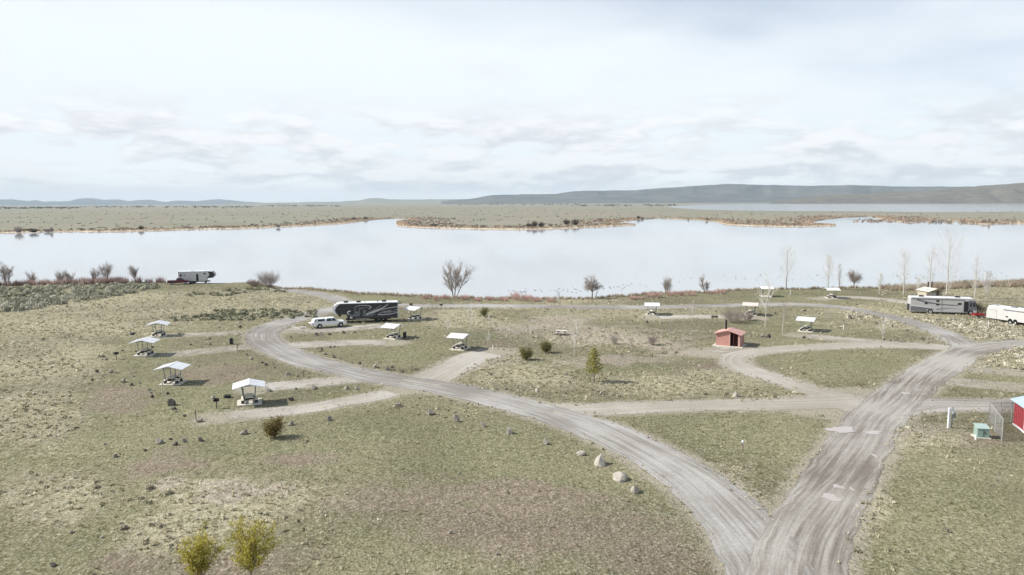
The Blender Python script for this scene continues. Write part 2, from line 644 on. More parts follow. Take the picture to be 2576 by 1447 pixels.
# ------------------------------------------------------------------ near land
# patches of ground cover: (kind, x, y, radius x, radius y) in the picture; kinds dry, green, soil
PATCH = [
    ('dry', 150, 800, 420, 60), ('dry', 90, 900, 240, 80), ('dry', 60, 1040, 170, 90), ('dry', 110, 1220, 170, 70), ('green', 230, 1330, 240, 70), ('green', 70, 1130, 150, 45), ('green', 300, 1110, 160, 50), ('soil', 620, 1400, 240, 50), ('green', 60, 1400, 160, 50), ('dry', 380, 770, 420, 35),
    ('dry', 620, 755, 240, 25), ('dry', 720, 770, 120, 25), ('dry', 600, 1265, 260, 55), ('dry', 420, 1340, 180, 60), ('dry', 1600, 780, 300, 22), ('dry', 1480, 840, 250, 25),
    ('dry', 2250, 795, 260, 30), ('dry', 2480, 830, 200, 40), ('dry', 2480, 745, 240, 20), ('dry', 2530, 905, 120, 30), ('dry', 1250, 900, 120, 45), ('dry', 1700, 980, 320, 35),
    ('dry', 1350, 960, 220, 40), ('dry', 2330, 1120, 150, 40), ('dry', 2200, 1250, 60, 90), ('dry', 1900, 1200, 60, 60), ('dry', 1320, 762, 300, 9), ('dry', 1200, 800, 160, 20),
    ('green', 330, 890, 150, 45), ('green', 480, 960, 220, 60), ('green', 430, 1030, 240, 60), ('green', 640, 1120, 260, 55), ('green', 1000, 1090, 330, 60), ('green', 1250, 1130, 260, 70),
    ('green', 1010, 885, 190, 40), ('green', 930, 748, 150, 12), ('green', 1200, 840, 60, 25), ('green', 1150, 1190, 420, 40),
    ('green', 1780, 1110, 330, 75), ('green', 2100, 920, 260, 45), ('green', 2400, 995, 200, 28), ('green', 2430, 1290, 260, 110), ('green', 2300, 1420, 220, 80),
    ('green', 1700, 790, 170, 18), ('green', 1480, 790, 160, 16), ('green', 2000, 745, 180, 18), ('green', 1960, 815, 150, 25), ('green', 2130, 800, 130, 18), ('green', 960, 1400, 90, 50), ('green', 560, 1222, 45, 16),
    ('green', 800, 965, 130, 30), ('green', 1700, 1190, 120, 30), ('green', 1600, 925, 160, 25),
    ('soil', 1350, 1330, 380, 90), ('soil', 1620, 1400, 260, 80), ('soil', 1000, 1290, 260, 50), ('bare', 1780, 885, 170, 24), ('bare', 1500, 835, 220, 26), ('bare', 1650, 850, 150, 20), ('bare', 1330, 815, 160, 20), ('bare', 1560, 905, 200, 20), ('bare', 1200, 905, 120, 26), ('bare', 2300, 1100, 110, 30), ('bare', 620, 1245, 150, 26), ('bare', 430, 1225, 70, 24),
    ('soil', 430, 1155, 150, 40), ('soil', 300, 1000, 90, 40), ('bare', 1420, 800, 120, 14), ('soil', 560, 925, 140, 30), ('soil', 330, 1390, 140, 50), ('soil', 2480, 1130, 140, 25),
    ('soil', 1850, 945, 120, 28), ('soil', 1300, 1240, 300, 40), ('soil', 760, 1150, 120, 25), ('soil', 1250, 862, 90, 18), ('soil', 1150, 800, 90, 14),
]


def zone_weights(x, y):
    """how dry, how green, how bare the ground is at spots of the land"""
    x = np.asarray(x, float).ravel(); y = np.asarray(y, float).ravel()
    P = np.c_[x, y, hgt_land(x, y) - CAM_H]
    dep = np.maximum(P @ _F, 1.0)
    px = 1288 + FPX * (P @ _R) / dep; py = 723.5 - FPX * (P @ _U) / dep
    px = px + (fbm(x * .05, y * .05, 71) - .5) * 260 * np.clip(60 / dep, .3, 1.3) + (fbm(x * .21, y * .21, 75) - .5) * 130 * np.clip(60 / dep, .3, 1.3)
    py = py + (fbm(x * .05, y * .05, 81) - .5) * 150 * np.clip(60 / dep, .15, 1.3) + (fbm(x * .21, y * .21, 85) - .5) * 70 * np.clip(60 / dep, .15, 1.3)
    out = {'dry': np.zeros(len(x)), 'green': np.zeros(len(x)), 'soil': np.zeros(len(x)), 'bare': np.zeros(len(x))}
    for k, cx, cy, rx, ry in PATCH:
        g = np.exp(-(((px - cx) / rx) ** 2 + ((py - cy) / ry) ** 2) * 1.2)
        out[k] = np.maximum(out[k], g)
    return np.c_[out['dry'], out['green'], out['soil'], out['bare']]


# the patches are turned once into spots of the land, so that nothing follows the camera
def ground_material():
    m = bpy.data.materials.new('rangeland')
    m.use_nodes = True
    w = NT(m.node_tree)
    out = w.n('ShaderNodeOutputMaterial')
    b = w.n('ShaderNodeBsdfPrincipled')
    b.inputs['Roughness'].default_value = 0.95
    b.inputs['Specular IOR Level'].default_value = 0.1
    w.t.links.new(b.outputs[0], out.inputs[0])
    za = w.n('ShaderNodeAttribute', attribute_name='zone')
    sep = w.n('ShaderNodeSeparateColor'); w.t.links.new(za.outputs['Color'], sep.inputs[0])
    dry, green, soil = sep.outputs
    pos = w.n('ShaderNodeNewGeometry').outputs['Position']
    n1 = w.noise(pos, .045, 2, .55, .4)
    n2 = w.noise(w.add(pos, (31, 5, 0)), .26, 3, .6, .3)
    n3 = w.noise(pos, 1.3, 3, .65)
    n4 = w.noise(w.add(pos, (3, 55, 0)), 4.2, 2, .7)
    n5 = w.noise(w.add(pos, (13, 25, 0)), .75, 3, .7, .5)

    def cen(v, k):
        return w.math('MULTIPLY', w.math('SUBTRACT', v, .5), k)

    def weight(base, *terms):
        t = base
        for q in terms:
            t = w.math('ADD', t, q)
        return w.ramp(t, .22, .78)
    w_g = weight(green, cen(n1, -.7), cen(n2, .9), cen(n3, .7))
    w_s = weight(soil, cen(n1, .6), cen(n2, -.8), cen(n5, .7))
    w_d = weight(dry, cen(n2, .5), cen(n5, .8), cen(n3, .7))
    base = w.mix(w.ramp(n5, .3, .7), (.165, .155, .092), (.228, .212, .132))
    c = w.mix(w_g, base, w.mix(w.ramp(n3, .3, .7), (.15, .146, .08), (.23, .222, .133)))
    c = w.mix(w_s, c, w.mix(w.ramp(n3, .3, .7), (.18, .146, .105), (.255, .21, .155)))
    c = w.mix(w_d, c, w.mix(w.ramp(n3, .3, .7), (.24, .216, .14), (.385, .352, .248)))
    w_b = weight(za.outputs['Alpha'], cen(n2, .6), cen(n5, .7))
    c = w.mix(w_b, c, w.mix(w.ramp(n3, .3, .7), (.27, .228, .178), (.39, .34, .275)))
    tone = w.ramp(n1, .32, .68, .80, 1.14)
    tc_ = w.n('ShaderNodeCombineColor')
    for i in range(3):
        w.set(tc_.inputs[i], tone)
    c = w.mix(1.0, c, tc_.outputs[0], 'MULTIPLY')
    # straw flecks, and micro-shadows between them painted as small dark gaps
    fleck = w.ramp(n4, .54, .66)
    c = w.mix(w.math('MULTIPLY', fleck, .45), c, (.50, .468, .36))
    gap = w.ramp(n4, .46, .35)
    c = w.mix(w.math('MULTIPLY', gap, .6), c, (.072, .066, .038))
    # gravel thrown on to the verge
    vg = w.n('ShaderNodeAttribute', attribute_name='verge').outputs['Fac']
    vgn = w.ramp(w.math('ADD', vg, cen(n5, .9)), .35, .9, 0, .75)
    c = w.mix(vgn, c, (.35, .315, .255))
    w.set(b.inputs['Base Color'], c)
    bp = w.n('ShaderNodeBump'); bp.inputs['Strength'].default_value = .9; bp.inputs['Distance'].default_value = .22
    w.set(bp.inputs['Height'], w.math('ADD', w.math('MULTIPLY', n3, .9), w.math('MULTIPLY', n4, .8)))
    w.t.links.new(bp.outputs[0], b.inputs['Normal'])
    return m


def build_ground():
    xs = np.r_[[-3000, -1800, -1000, -600, -420, -320], np.arange(-260, 260.1, .8), [320, 420, 600, 1000, 1800, 3000]]
    ys = np.r_[[-3000, -1500, -700, -300, -120, -50, -20, 0], np.arange(8, 130, .6), np.arange(130, 285, .8)]
    X, Y = np.meshgrid(xs, ys)
    Z = hgt(X, Y)
    n, m_ = X.shape
    # fine lumps of turf
    near = np.clip((Y - 5) / 10, 0, 1)
    lump = (fbm(X * .9, Y * .9, 3, 3) - .5) * .10
    gap = road_gap(X, Y).reshape(X.shape)
    Z = Z + lump * near * np.clip(gap / 1.5 - .6, 0, 1)
    V = np.stack([X, Y, Z], -1).reshape(-1, 3)
    ii = np.arange(n * m_).reshape(n, m_)
    F = np.stack([ii[:-1, :-1], ii[:-1, 1:], ii[1:, 1:], ii[1:, :-1]], -1).reshape(-1, 4)
    o = np_mesh('ground', V, F, ground_material(), smooth=True)
    zc = np.ones((len(V), 4), np.float32)
    zc[:, :4] = zone_weights(V[:, 0], V[:, 1])
    a = o.data.attributes.new('zone', 'FLOAT_COLOR', 'POINT'); a.data.foreach_set('color', zc.ravel())
    vg = np.clip(1 - gap.ravel() / 2.6, 0, 1).astype(np.float32)
    a = o.data.attributes.new('verge', 'FLOAT', 'POINT'); a.data.foreach_set('value', vg)
    kind(o, 'structure', 'dry rangeland turf of the campground beside the lake')
    return o


build_ground()
build_roads()


# ------------------------------------------------------------------ lake
def water_material(name, col, rough, bump):
    m = bpy.data.materials.new(name)
    m.use_nodes = True
    w = NT(m.node_tree)
    out = w.n('ShaderNodeOutputMaterial')
    b = w.n('ShaderNodeBsdfPrincipled')
    w.t.links.new(b.outputs[0], out.inputs[0])
    b.inputs['Base Color'].default_value = (*col, 1)
    b.inputs['Roughness'].default_value = rough
    b.inputs['IOR'].default_value = 1.333
    b.inputs['Specular IOR Level'].default_value = .5
    pos = w.n('ShaderNodeNewGeometry').outputs['Position']
    st = w.scale(pos, (1.0, .35, 1.0))
    n = w.noise(st, .5, 3, .6)
    n2 = w.noise(pos, .012, 3, .5)
    bp = w.n('ShaderNodeBump'); bp.inputs['Strength'].default_value = bump; bp.inputs['Distance'].default_value = .1
    w.set(bp.inputs['Height'], w.math('MULTIPLY', n, w.ramp(n2, .3, .7, .4, 1.2)))
    w.t.links.new(bp.outputs[0], b.inputs['Normal'])
    return m


WATER = water_material('lake_water', (.37, .395, .41), .06, .05)
lake = MB().poly([(-5000, 60, WATER_Z), (5000, 60, WATER_Z), (5000, 1900, WATER_Z), (-5000, 1900, WATER_Z)]).build('lake', WATER)
kind(lake, 'structure', 'calm pale lake reflecting the clouded sky')

_far = [(-1200, 592), (-300, 588), (0, 586), (150, 583), (300, 582), (450, 578), (600, 575), (700, 571), (800, 566), (860, 562), (900, 557), (945, 552), (985, 549.5),
        (1030, 550), (1035, 553), (1004, 557), (999, 563), (1010, 569), (1080, 573), (1200, 576), (1330, 577), (1400, 575.5), (1480, 572), (1560, 568),
        (1597, 565.5), (1555, 562), (1545, 559), (1581, 555.5), (1610, 552), (1650, 550), (1700, 551), (1767, 554), (1806, 558), (1833, 565), (1924, 569), (2000, 570), (2060, 569),
        (2100, 567), (2040, 562), (2045, 557), (2080, 551), (2126, 546.5), (2185, 544.5), (2210, 549), (2240, 555), (2295, 559.5), (2313, 556), (2350, 553.5), (2399, 555),
        (2446, 562), (2488, 564), (2530, 560.5), (2576, 562), (2700, 560), (3000, 566), (3900, 575)]
FAR_SHORE = np.array([at_z(px, py, WATER_Z)[:2] for px, py in _far])


def far_material():
    m = bpy.data.materials.new('far_rangeland')
    m.use_nodes = True
    w = NT(m.node_tree)
    out = w.n('ShaderNodeOutputMaterial')
    b = w.n('ShaderNodeBsdfPrincipled')
    b.inputs['Roughness'].default_value = .95
    b.inputs['Specular IOR Level'].default_value = .05
    w.t.links.new(b.outputs[0], out.inputs[0])
    pos = w.n('ShaderNodeNewGeometry').outputs['Position']
    n0 = w.noise(pos, .0009, 4, .6)
    n1 = w.noise(w.add(pos, (900, 0, 0)), .006, 5, .65)
    n2 = w.noise(w.scale(pos, (1, .25, 1)), .05, 5, .7)
    n3 = w.noise(pos, .4, 4, .7)
    c = w.mix(w.ramp(n1, .35, .65), (.225, .22, .17), (.265, .255, .195))
    c = w.mix(w.ramp(n0, .45, .65, 0, .6), c, (.29, .25, .20))
    c = w.mix(w.ramp(n2, .52, .72, 0, .5), c, (.17, .16, .115))
    c = w.mix(w.ramp(n3, .5, .7, 0, .3), c, (.14, .13, .09))
    w.set(b.inputs['Base Color'], c)
    return m


def build_far_plain():
    top = [(x, y, PLAIN_Z) for x, y in FAR_SHORE]
    mb = MB()
    ring = top + [(31000, 31500, PLAIN_Z), (-31000, 31500, PLAIN_Z)]
    # widen to the sides well before the horizon
    ring = [(-31000, top[0][1], PLAIN_Z)] + top + [(31000, top[-1][1], PLAIN_Z), (31000, 31500, PLAIN_Z), (-31000, 31500, PLAIN_Z)]
    i = len(mb.v)
    mb.poly(ring)
    for (a, b_) in zip(ring[:len(top) + 1], ring[1:len(top) + 2]):
        mb.poly([(a[0], a[1], PLAIN_Z), (a[0], a[1], WATER_Z - 1), (b_[0], b_[1], WATER_Z - 1), (b_[0], b_[1], PLAIN_Z)])
    o = mb.build('far_plain', far_material())
    import bmesh
    bm = bmesh.new(); bm.from_mesh(o.data)
    bmesh.ops.triangulate(bm, faces=[f for f in bm.faces if len(f.verts) > 4], ngon_method='EAR_CLIP')
    bmesh.ops.recalc_face_normals(bm, faces=bm.faces)
    up = [f for f in bm.faces if f.normal.z < -.5]
    if up:
        bmesh.ops.reverse_faces(bm, faces=up)
    bm.to_mesh(o.data); bm.free()
    kind(o, 'structure', 'flat grey-green plain beyond the lake')


build_far_plain()

_fl = [(1672, 520.5), (1760, 515.5), (1850, 513.5), (1960, 512.0), (2250, 511.5), (2576, 512.0), (3200, 514), (3200, 538), (2576, 533.5), (2330, 534), (2200, 532.5),
       (2000, 531.5), (1850, 530), (1750, 527), (1700, 523.5)]
fl = MB().poly([tuple(at_z(px, py, PLAIN_Z + .25)) for px, py in _fl][::-1]).build('far_lake', water_material('far_water', (.22, .23, .23), .12, .02))
kind(fl, 'structure', 'pale second lake far away below the right-hand ridge')


# ------------------------------------------------------------------ far hills
def hill_material(name, c1, c2, c3, s, snow=0.0):
    m = bpy.data.materials.new(name)
    m.use_nodes = True
    w = NT(m.node_tree)
    out = w.n('ShaderNodeOutputMaterial')
    b = w.n('ShaderNodeBsdfPrincipled')
    b.inputs['Roughness'].default_value = .95
    b.inputs['Specular IOR Level'].default_value = .05
    w.t.links.new(b.outputs[0], out.inputs[0])
    pos = w.n('ShaderNodeNewGeometry').outputs['Position']
    n1 = w.noise(w.scale(pos, (1, 1, 16)), s, 6, .65, .3)
    n2 = w.noise(w.scale(pos, (1, 1, 8)), s * 5, 5, .7)
    c = w.mix(w.ramp(n1, .35, .65), c1, c2)
    c = w.mix(w.ramp(n2, .50, .68), c, c3)
    if snow:
        sp = w.n('ShaderNodeSeparateXYZ'); w.t.links.new(pos, sp.inputs[0])
        f = w.math('MULTIPLY', w.ramp(sp.outputs[2], snow, snow + 60), w.ramp(w.noise(pos, s * 3, 5, .7), .5, .62))
        c = w.mix(f, c, (.8, .82, .85))
    w.set(b.inputs['Base Color'], c)
    bp = w.n('ShaderNodeBump'); bp.inputs['Strength'].default_value = .8; bp.inputs['Distance'].default_value = .05 / s
    w.set(bp.inputs['Height'], n1)
    w.t.links.new(bp.outputs[0], b.inputs['Normal'])
    return m


def ridge(name, sil, D, front, back, cliff, material, label, rough=.12, step=6, seed=1):
    sx = np.array([p[0] for p in sil], float); sy = np.array([p[1] for p in sil], float)
    xs = np.arange(sx[0], sx[-1] + .1, step)
    ys = np.interp(xs, sx, sy)
    ys = ys + (vnoise(xs * .06, xs * 0, seed) - .5) * 1.2
    ts = np.r_[np.linspace(-1, -.3, 15), np.linspace(-.28, 0, 15), [.15, .4, .7, 1.0]]
    V = np.zeros((len(ts), len(xs), 3))
    for j, (px, py) in enumerate(zip(xs, ys)):
        v = ray(px, py); hv = math.hypot(v[0], v[1])
        dx, dy = v[0] / hv, v[1] / hv
        hgt_c = CAM_H + D * v[2] / hv
        dd = D + (fbm(np.array(j * step * .012), np.array(.3), seed + 9) - .5) * front * .22
        for k, t in enumerate(ts):
            r = dd + (t * front if t < 0 else t * back)
            if t <= 0:
                s = 1 + t
                a = s ** 1.25 * (1 - cliff)
                if cliff:
                    a += cliff * float(np.clip((t + .14) / .10, 0, 1))
                else:
                    a = s ** 1.15
            else:
                a = 1 - .5 * t ** 2 if t < 1 else 0
            gul = (float(fbm(np.array(j * step * .035 + .25 * k), np.array(k * .16), seed + 3)) - .5) * rough * 2 * math.sin(math.pi * min(1, max(0, 1 + t))) if t < 0 else 0
            z = PLAIN_Z - 2 + (hgt_c - PLAIN_Z + 2) * max(0, a + gul)
            V[k, j] = (dx * r, dy * r, z)
    n, m_ = len(ts), len(xs)
    ii = np.arange(n * m_).reshape(n, m_)
    F = np.stack([ii[:-1, :-1], ii[:-1, 1:], ii[1:, 1:], ii[1:, :-1]], -1).reshape(-1, 4)
    o = np_mesh(name, V.reshape(-1, 3), F, material, smooth=True)
    kind(o, 'structure', label)


ridge('ridge', [(1925, 513.5), (1960, 506), (2000, 500), (2070, 491), (2150, 487.5), (2250, 484), (2330, 480), (2400, 473), (2500, 465), (2576, 460), (2750, 450),
                (3100, 446)], 8200, 1100, 1800, .0, hill_material('ridge_sage', (.12, .108, .088), (.165, .148, .118), (.06, .06, .054), .004),
      'dark sage covered ridge on the right behind the second lake', .2, seed=4)
ridge('mesa', [(1110, 506), (1180, 501), (1215, 495), (1240, 491), (1300, 489.5), (1400, 487.5), (1425, 484), (1445, 481), (1500, 480), (1600, 478), (1700, 471),
               (1790, 465.5), (1830, 463), (1860, 464), (1950, 466), (2050, 467.5), (2150, 466), (2250, 469), (2420, 470), (2700, 468)], 14500, 2600, 4000, .42,
      hill_material('mesa_rock', (.05, .055, .058), (.13, .12, .10), (.03, .034, .04), .0016, ), 'long flat topped blue mesa right of centre on the horizon', .07, seed=11)
ridge('low_hills', [(560, 513), (700, 510), (850, 507), (910, 503.5), (925, 499), (945, 498), (962, 499.5), (980, 502), (1100, 501.5), (1200, 500.5), (1300, 500), (1420, 503)], 19000, 2200, 3000, .25,
      hill_material('hill_grass', (.19, .18, .13), (.24, .22, .16), (.12, .12, .10), .0012), 'low distant hills with a small butte at the centre of the horizon', .08, seed=21)
ridge('mountain_range', [(-400, 505), (-120, 500), (0, 502), (31, 501), (73, 506), (91, 503.5), (112, 507), (175, 506), (196, 500), (232, 498), (261, 503), (300, 502), (326, 506),
                         (371, 501.7), (418, 508), (444, 504), (496, 506), (522, 502.7), (561, 501.7), (600, 506), (640, 509), (720, 511.5)], 27000, 3500, 2500, .0,
      hill_material('mountain_rock', (.07, .075, .09), (.10, .10, .11), (.06, .065, .08), .0009, 150), 'distant blue snow-dusted mountain range on the left horizon', .25, step=4, seed=31)


# ------------------------------------------------------------------ air
def build_haze():
    m = bpy.data.materials.new('haze')
    m.use_nodes = True
    w = NT(m.node_tree)
    out = w.n('ShaderNodeOutputMaterial')
    pv = w.n('ShaderNodeVolumePrincipled')
    pv.inputs['Color'].default_value = (.75, .90, 1.0, 1)
    pv.inputs['Density'].default_value = HAZE
    pv.inputs['Anisotropy'].default_value = 0.0
    w.t.links.new(pv.outputs[0], out.inputs['Volume'])
    o = MB().box((0, 15500, 291), (66000, 40000, 600)).build('haze', m)
    kind(o, 'stuff')


HAZE = 3.7e-5
build_haze()

# ------------------------------------------------------------------ shared materials
M_WHITE = mat('white_paint', (.78, .79, .80), .35, .05, 1.2, spec=.45, dirt=(.62, .60, .55))
M_ROOF = mat('white_sheet_roof', (.74, .75, .77), .4, .06, 1.0, spec=.4, dirt=(.58, .57, .53))
M_ROOFR = mat('roof_rib_metal', (.60, .61, .63), .4, .06, 1.0)
M_CONC = mat('concrete', (.56, .53, .46), .9, .14, 2.2, dirt=(.42, .38, .30))
M_TABLE = mat('table_concrete', (.60, .57, .50), .85, .1, 3.0)
M_POST = mat('post_steel', (.20, .225, .25), .5, .1, 2.0, metal=.2)
M_BLACK = mat('black_iron', (.025, .025, .028), .6, .2, 5)
M_TYRE = mat('tyre_rubber', (.022, .022, .024), .85, .2, 6)
M_RIM = mat('wheel_alloy', (.55, .56, .58), .35, .06, 3, metal=.5)
M_GLASS = mat('dark_glass', (.02, .024, .03), .08, .1, 1, spec=.6)
M_CHAR = mat('charcoal_paint', (.030, .032, .040), .25, .12, .8, spec=.5)
M_GREYP = mat('grey_paint', (.16, .165, .18), .3, .08, .8, spec=.5)
M_SILVER = mat('silver_paint', (.48, .48, .49), .3, .06, .8, spec=.5)
M_LGREY = mat('light_grey_paint', (.62, .62, .62), .35, .06, .8)
M_MAROON = mat('maroon_paint', (.13, .018, .028), .25, .1, .8, spec=.5)
M_CHROME = mat('bright_trim', (.65, .66, .68), .2, .04, 2, metal=.7)
M_RED = mat('red_lamp', (.35, .02, .02), .3, .05, 4)
M_ROCK = mat('basalt_rock', (.26, .235, .20), .9, .35, 4.0, bump=.6, dirt=(.35, .32, .26))
M_ROCKD = mat('dark_basalt', (.09, .08, .07), .9, .35, 4.0, bump=.6, dirt=(.19, .165, .135))
M_ROCKP = mat('pale_rock', (.37, .34, .29), .9, .25, 4.0, bump=.6, dirt=(.34, .31, .25))
M_WOOD = mat('grey_timber', (.24, .19, .14), .9, .25, 6)
M_POSTP = mat('pale_post', (.52, .48, .38), .85, .15, 5)
M_PINK = mat('pink_block_wall', (.46, .245, .21), .85, .08, 1.6, dirt=(.40, .21, .18))
M_PINKR = mat('pink_roof', (.54, .32, .28), .8, .08, 1.2)
M_DARKIN = mat('shaded_doorway', (.10, .042, .036), .8, .15, 3)  # dark tone puts the shade of the deep doorway into its surfaces
M_BARN = mat('barn_red', (.27, .045, .055), .7, .12, 2.5)
M_BLUER = mat('blue_tin_roof', (.47, .57, .64), .35, .06, 1.0, metal=.15)
M_GREENB = mat('green_steel', (.26, .36, .31), .5, .08, 2)
M_GREENL = mat('green_steel_lid', (.36, .45, .42), .5, .08, 2)
M_GALV = mat('galvanised_wire', (.46, .47, .47), .5, .06, 3, metal=.3)
M_TAN = mat('tan_block', (.42, .385, .31), .9, .1, 1.6)
M_BARKP = mat('pale_bark', (.50, .47, .42), .9, .2, 2.5)
M_BARKG = mat('grey_bark', (.23, .195, .17), .9, .25, 2.5)
M_TWIG = mat('grey_twigs', (.36, .305, .27), .95, .2, 2.0)
M_TWIGP = mat('pale_twigs', (.76, .735, .70), .95, .2, 2.0)
M_TWIGR = mat('pink_twigs', (.62, .43, .38), .95, .2, 1.5)
M_TWIGD = mat('dark_twigs', (.11, .085, .07), .95, .25, 2.0)
M_BRUSH = mat('tinted_brush', (.1, .1, .05), .9, .15, 1.0, vcol=True, clear=False)
M_LEAF = mat('tinted_foliage', (.1, .1, .05), .85, .12, 1.0, vcol=True)


# ------------------------------------------------------------------ shelters and tables
def make_shelter():
    r = empty('picnic_shelter', (0, 0, 0))
    pad = MB().box((0, 0, .04), (2.8, 2.7, .16)).build('pad', M_CONC, r, bevel=.02)
    # roof: two white panels, ridge along y
    for s in (-1, 1):
        tilt = Matrix.Rotation(s * RAD(14), 3, 'Y')
        p = MB().box((s * .93, 0, 2.58 - .23), (1.9, 3.2, .07), 0, tilt).build('roof_panel', M_ROOF, r, bevel=.01)
    for p in [c for c in r.children if c.name.startswith('roof_panel')]:
        s = 1 if p.data.vertices[0].co.x + p.data.vertices[1].co.x > 0 else -1
        for k in range(6):
            y = -1.45 + k * .58
            MB().box((s * .93, y, 2.35 + .048), (1.88, .05, .03), 0, Matrix.Rotation(s * RAD(14), 3, 'Y')).build('roof_rib', M_ROOFR, p)
    MB().box((0, 0, 2.61), (.22, 3.24, .03)).build('ridge_cap', M_ROOF, r)
    for sx in (-1, 1):
        for sy in (-1, 1):
            MB().tube((sx * .55, sy * .72, .10), (sx * .80, sy * .98, 2.30), .055, .055, 6).build('post', M_POST, r)
    for sy in (-1, 1):
        MB().box((0, sy * .98, 2.28), (1.9, .07, .09)).build('beam', M_POST, r)
    return r


def make_table():
    r = empty('picnic_table', (0, 0, 0))
    MB().box((0, 0, .76), (.85, 2.1, .09)).build('table_top', M_TABLE, r, bevel=.012)
    for s in (-1, 1):
        MB().box((s * .78, 0, .45), (.32, 2.1, .08)).build('bench_seat', M_TABLE, r, bevel=.012)
    for s in (-1, 1):
        MB().prism([(-.95, 0), (-.6, 0), (-.5, .40), (.5, .40), (.6, 0), (.95, 0), (.92, .40), (.62, .405), (.3, .71), (-.3, .71), (-.62, .405), (-.92, .40)],
                   s * .65 - .09, s * .65 + .09).build('table_support', M_BLACK, r)
    return r


SH = [  # picture spot of the pad, turn, label
    (400, 845, 12, 'white-roofed picnic shelter farthest back of the four on the left slope'),
    (366, 893, 6, 'white-roofed picnic shelter leftmost in the campground'),
    (436, 964, 2, 'white-roofed picnic shelter with a narrow tan post at its pad corner'),
    (628, 1013, 19, 'nearest white-roofed picnic shelter beside the olive juniper bush'),
    (990, 851, 62, 'white-roofed picnic shelter with a dark bin beside it below the black trailer'),
    (1045, 803, 55, 'white-roofed picnic shelter just behind the rear of the black trailer'),
    (1157, 878, 68, 'white-roofed picnic shelter at the end of the gravel spur in the centre'),
    (1640, 792, 80, 'white-roofed picnic shelter on the green strip near the centre of the shore'),
    (1888, 792, 66, 'pinkish-white roofed picnic shelter half hidden behind the big bare bush'),
    (2028, 833, 58, 'white-roofed picnic shelter to the right of the pink toilet hut'),
    (2092, 750, 84, 'white-roofed picnic shelter at the lakeside left of the motorhome'),
    (1927, 746, 84, 'picnic shelter without visible table at the lakeside behind pale saplings')]
SHELTER_XY = []
proto_s = make_shelter(); proto_t = make_table()
for i, (px, py, a, lb) in enumerate(SH):
    p = at(px, py)
    o = proto_s if i == 0 else copy_tree(proto_s)
    o.location = (p.x, p.y, p.z); o.rotation_euler = (0, 0, RAD(a))
    tag(o, lb, 'shelter', 'picnic shelters of the campground')
    if i == 8:
        for c in o.children:
            if c.name.startswith(('roof_panel', 'ridge_cap')):
                c.data = c.data.copy(); c.data.materials[0] = mat('pinkish_roof', (.66, .56, .50), .5, .06, 1.0)
    SHELTER_XY.append((p.x, p.y))
    if i == 11:
        continue
    t = proto_t if i == 0 else copy_tree(proto_t)
    t.location = (p.x, p.y, p.z + .12); t.rotation_euler = (0, 0, RAD(a + (0 if a < 40 else 90)))
    tag(t, 'concrete picnic table under the ' + lb.replace('picnic shelter', 'shelter'), 'picnic table', 'picnic tables of the campground')
    t['label'] = ' '.join(t['label'].split()[:16])
# lone table out in the field
p = at(1413, 842)
t = copy_tree(proto_t); t.location = (p.x, p.y, p.z); t.rotation_euler = (0, 0, RAD(75))
tag(t, 'lone picnic table in the open field without any roof', 'picnic table', 'picnic tables of the campground')


# ------------------------------------------------------------------ wheels and vehicles
def wheel(parent, x, y, r, w, side, dark=False):
    """side -1: outer face towards -y"""
    e = MB().lathe_y((x, y, r), [(r * .55, side * w * .50), (r * .93, side * w * .5), (r, side * w * .36), (r, -side * w * .36), (r * .93, -side * w * .5), (r * .5, -side * w * .5)], 20).build('wheel', M_TYRE, parent, smooth=True)
    MB().lathe_y((x, y, r), [(.001, side * w * .36), (r * .2, side * w * .40), (r * .45, side * w * .30), (r * .60, side * w * .50)], 20).build('rim', M_BLACK if dark else M_RIM, e)
    return e


def arch_profile(x0, x1, zb, wheels, rr, top):
    """underside from x0 to x1 with round arches, then the top outline back"""
    pts = [(x0, zb)]
    for cx in wheels:
        for k in range(9):
            t = math.pi - math.pi * k / 8
            pts.append((cx + rr * math.cos(t), zb + max(0, rr * math.sin(t))))
    pts.append((x1, zb))
    return pts + top


def place(root, pf, pr, length, label, cat):
    """front and rear spots on the land"""
    a = at(*pf); b = at(*pr)
    c = (a + b) / 2
    d = a - b
    root.location = (c.x, c.y, ground(c.x, c.y))
    root.rotation_euler = (0, 0, math.atan2(d.y, d.x))
    tag(root, label, cat)
    return (a - b).length


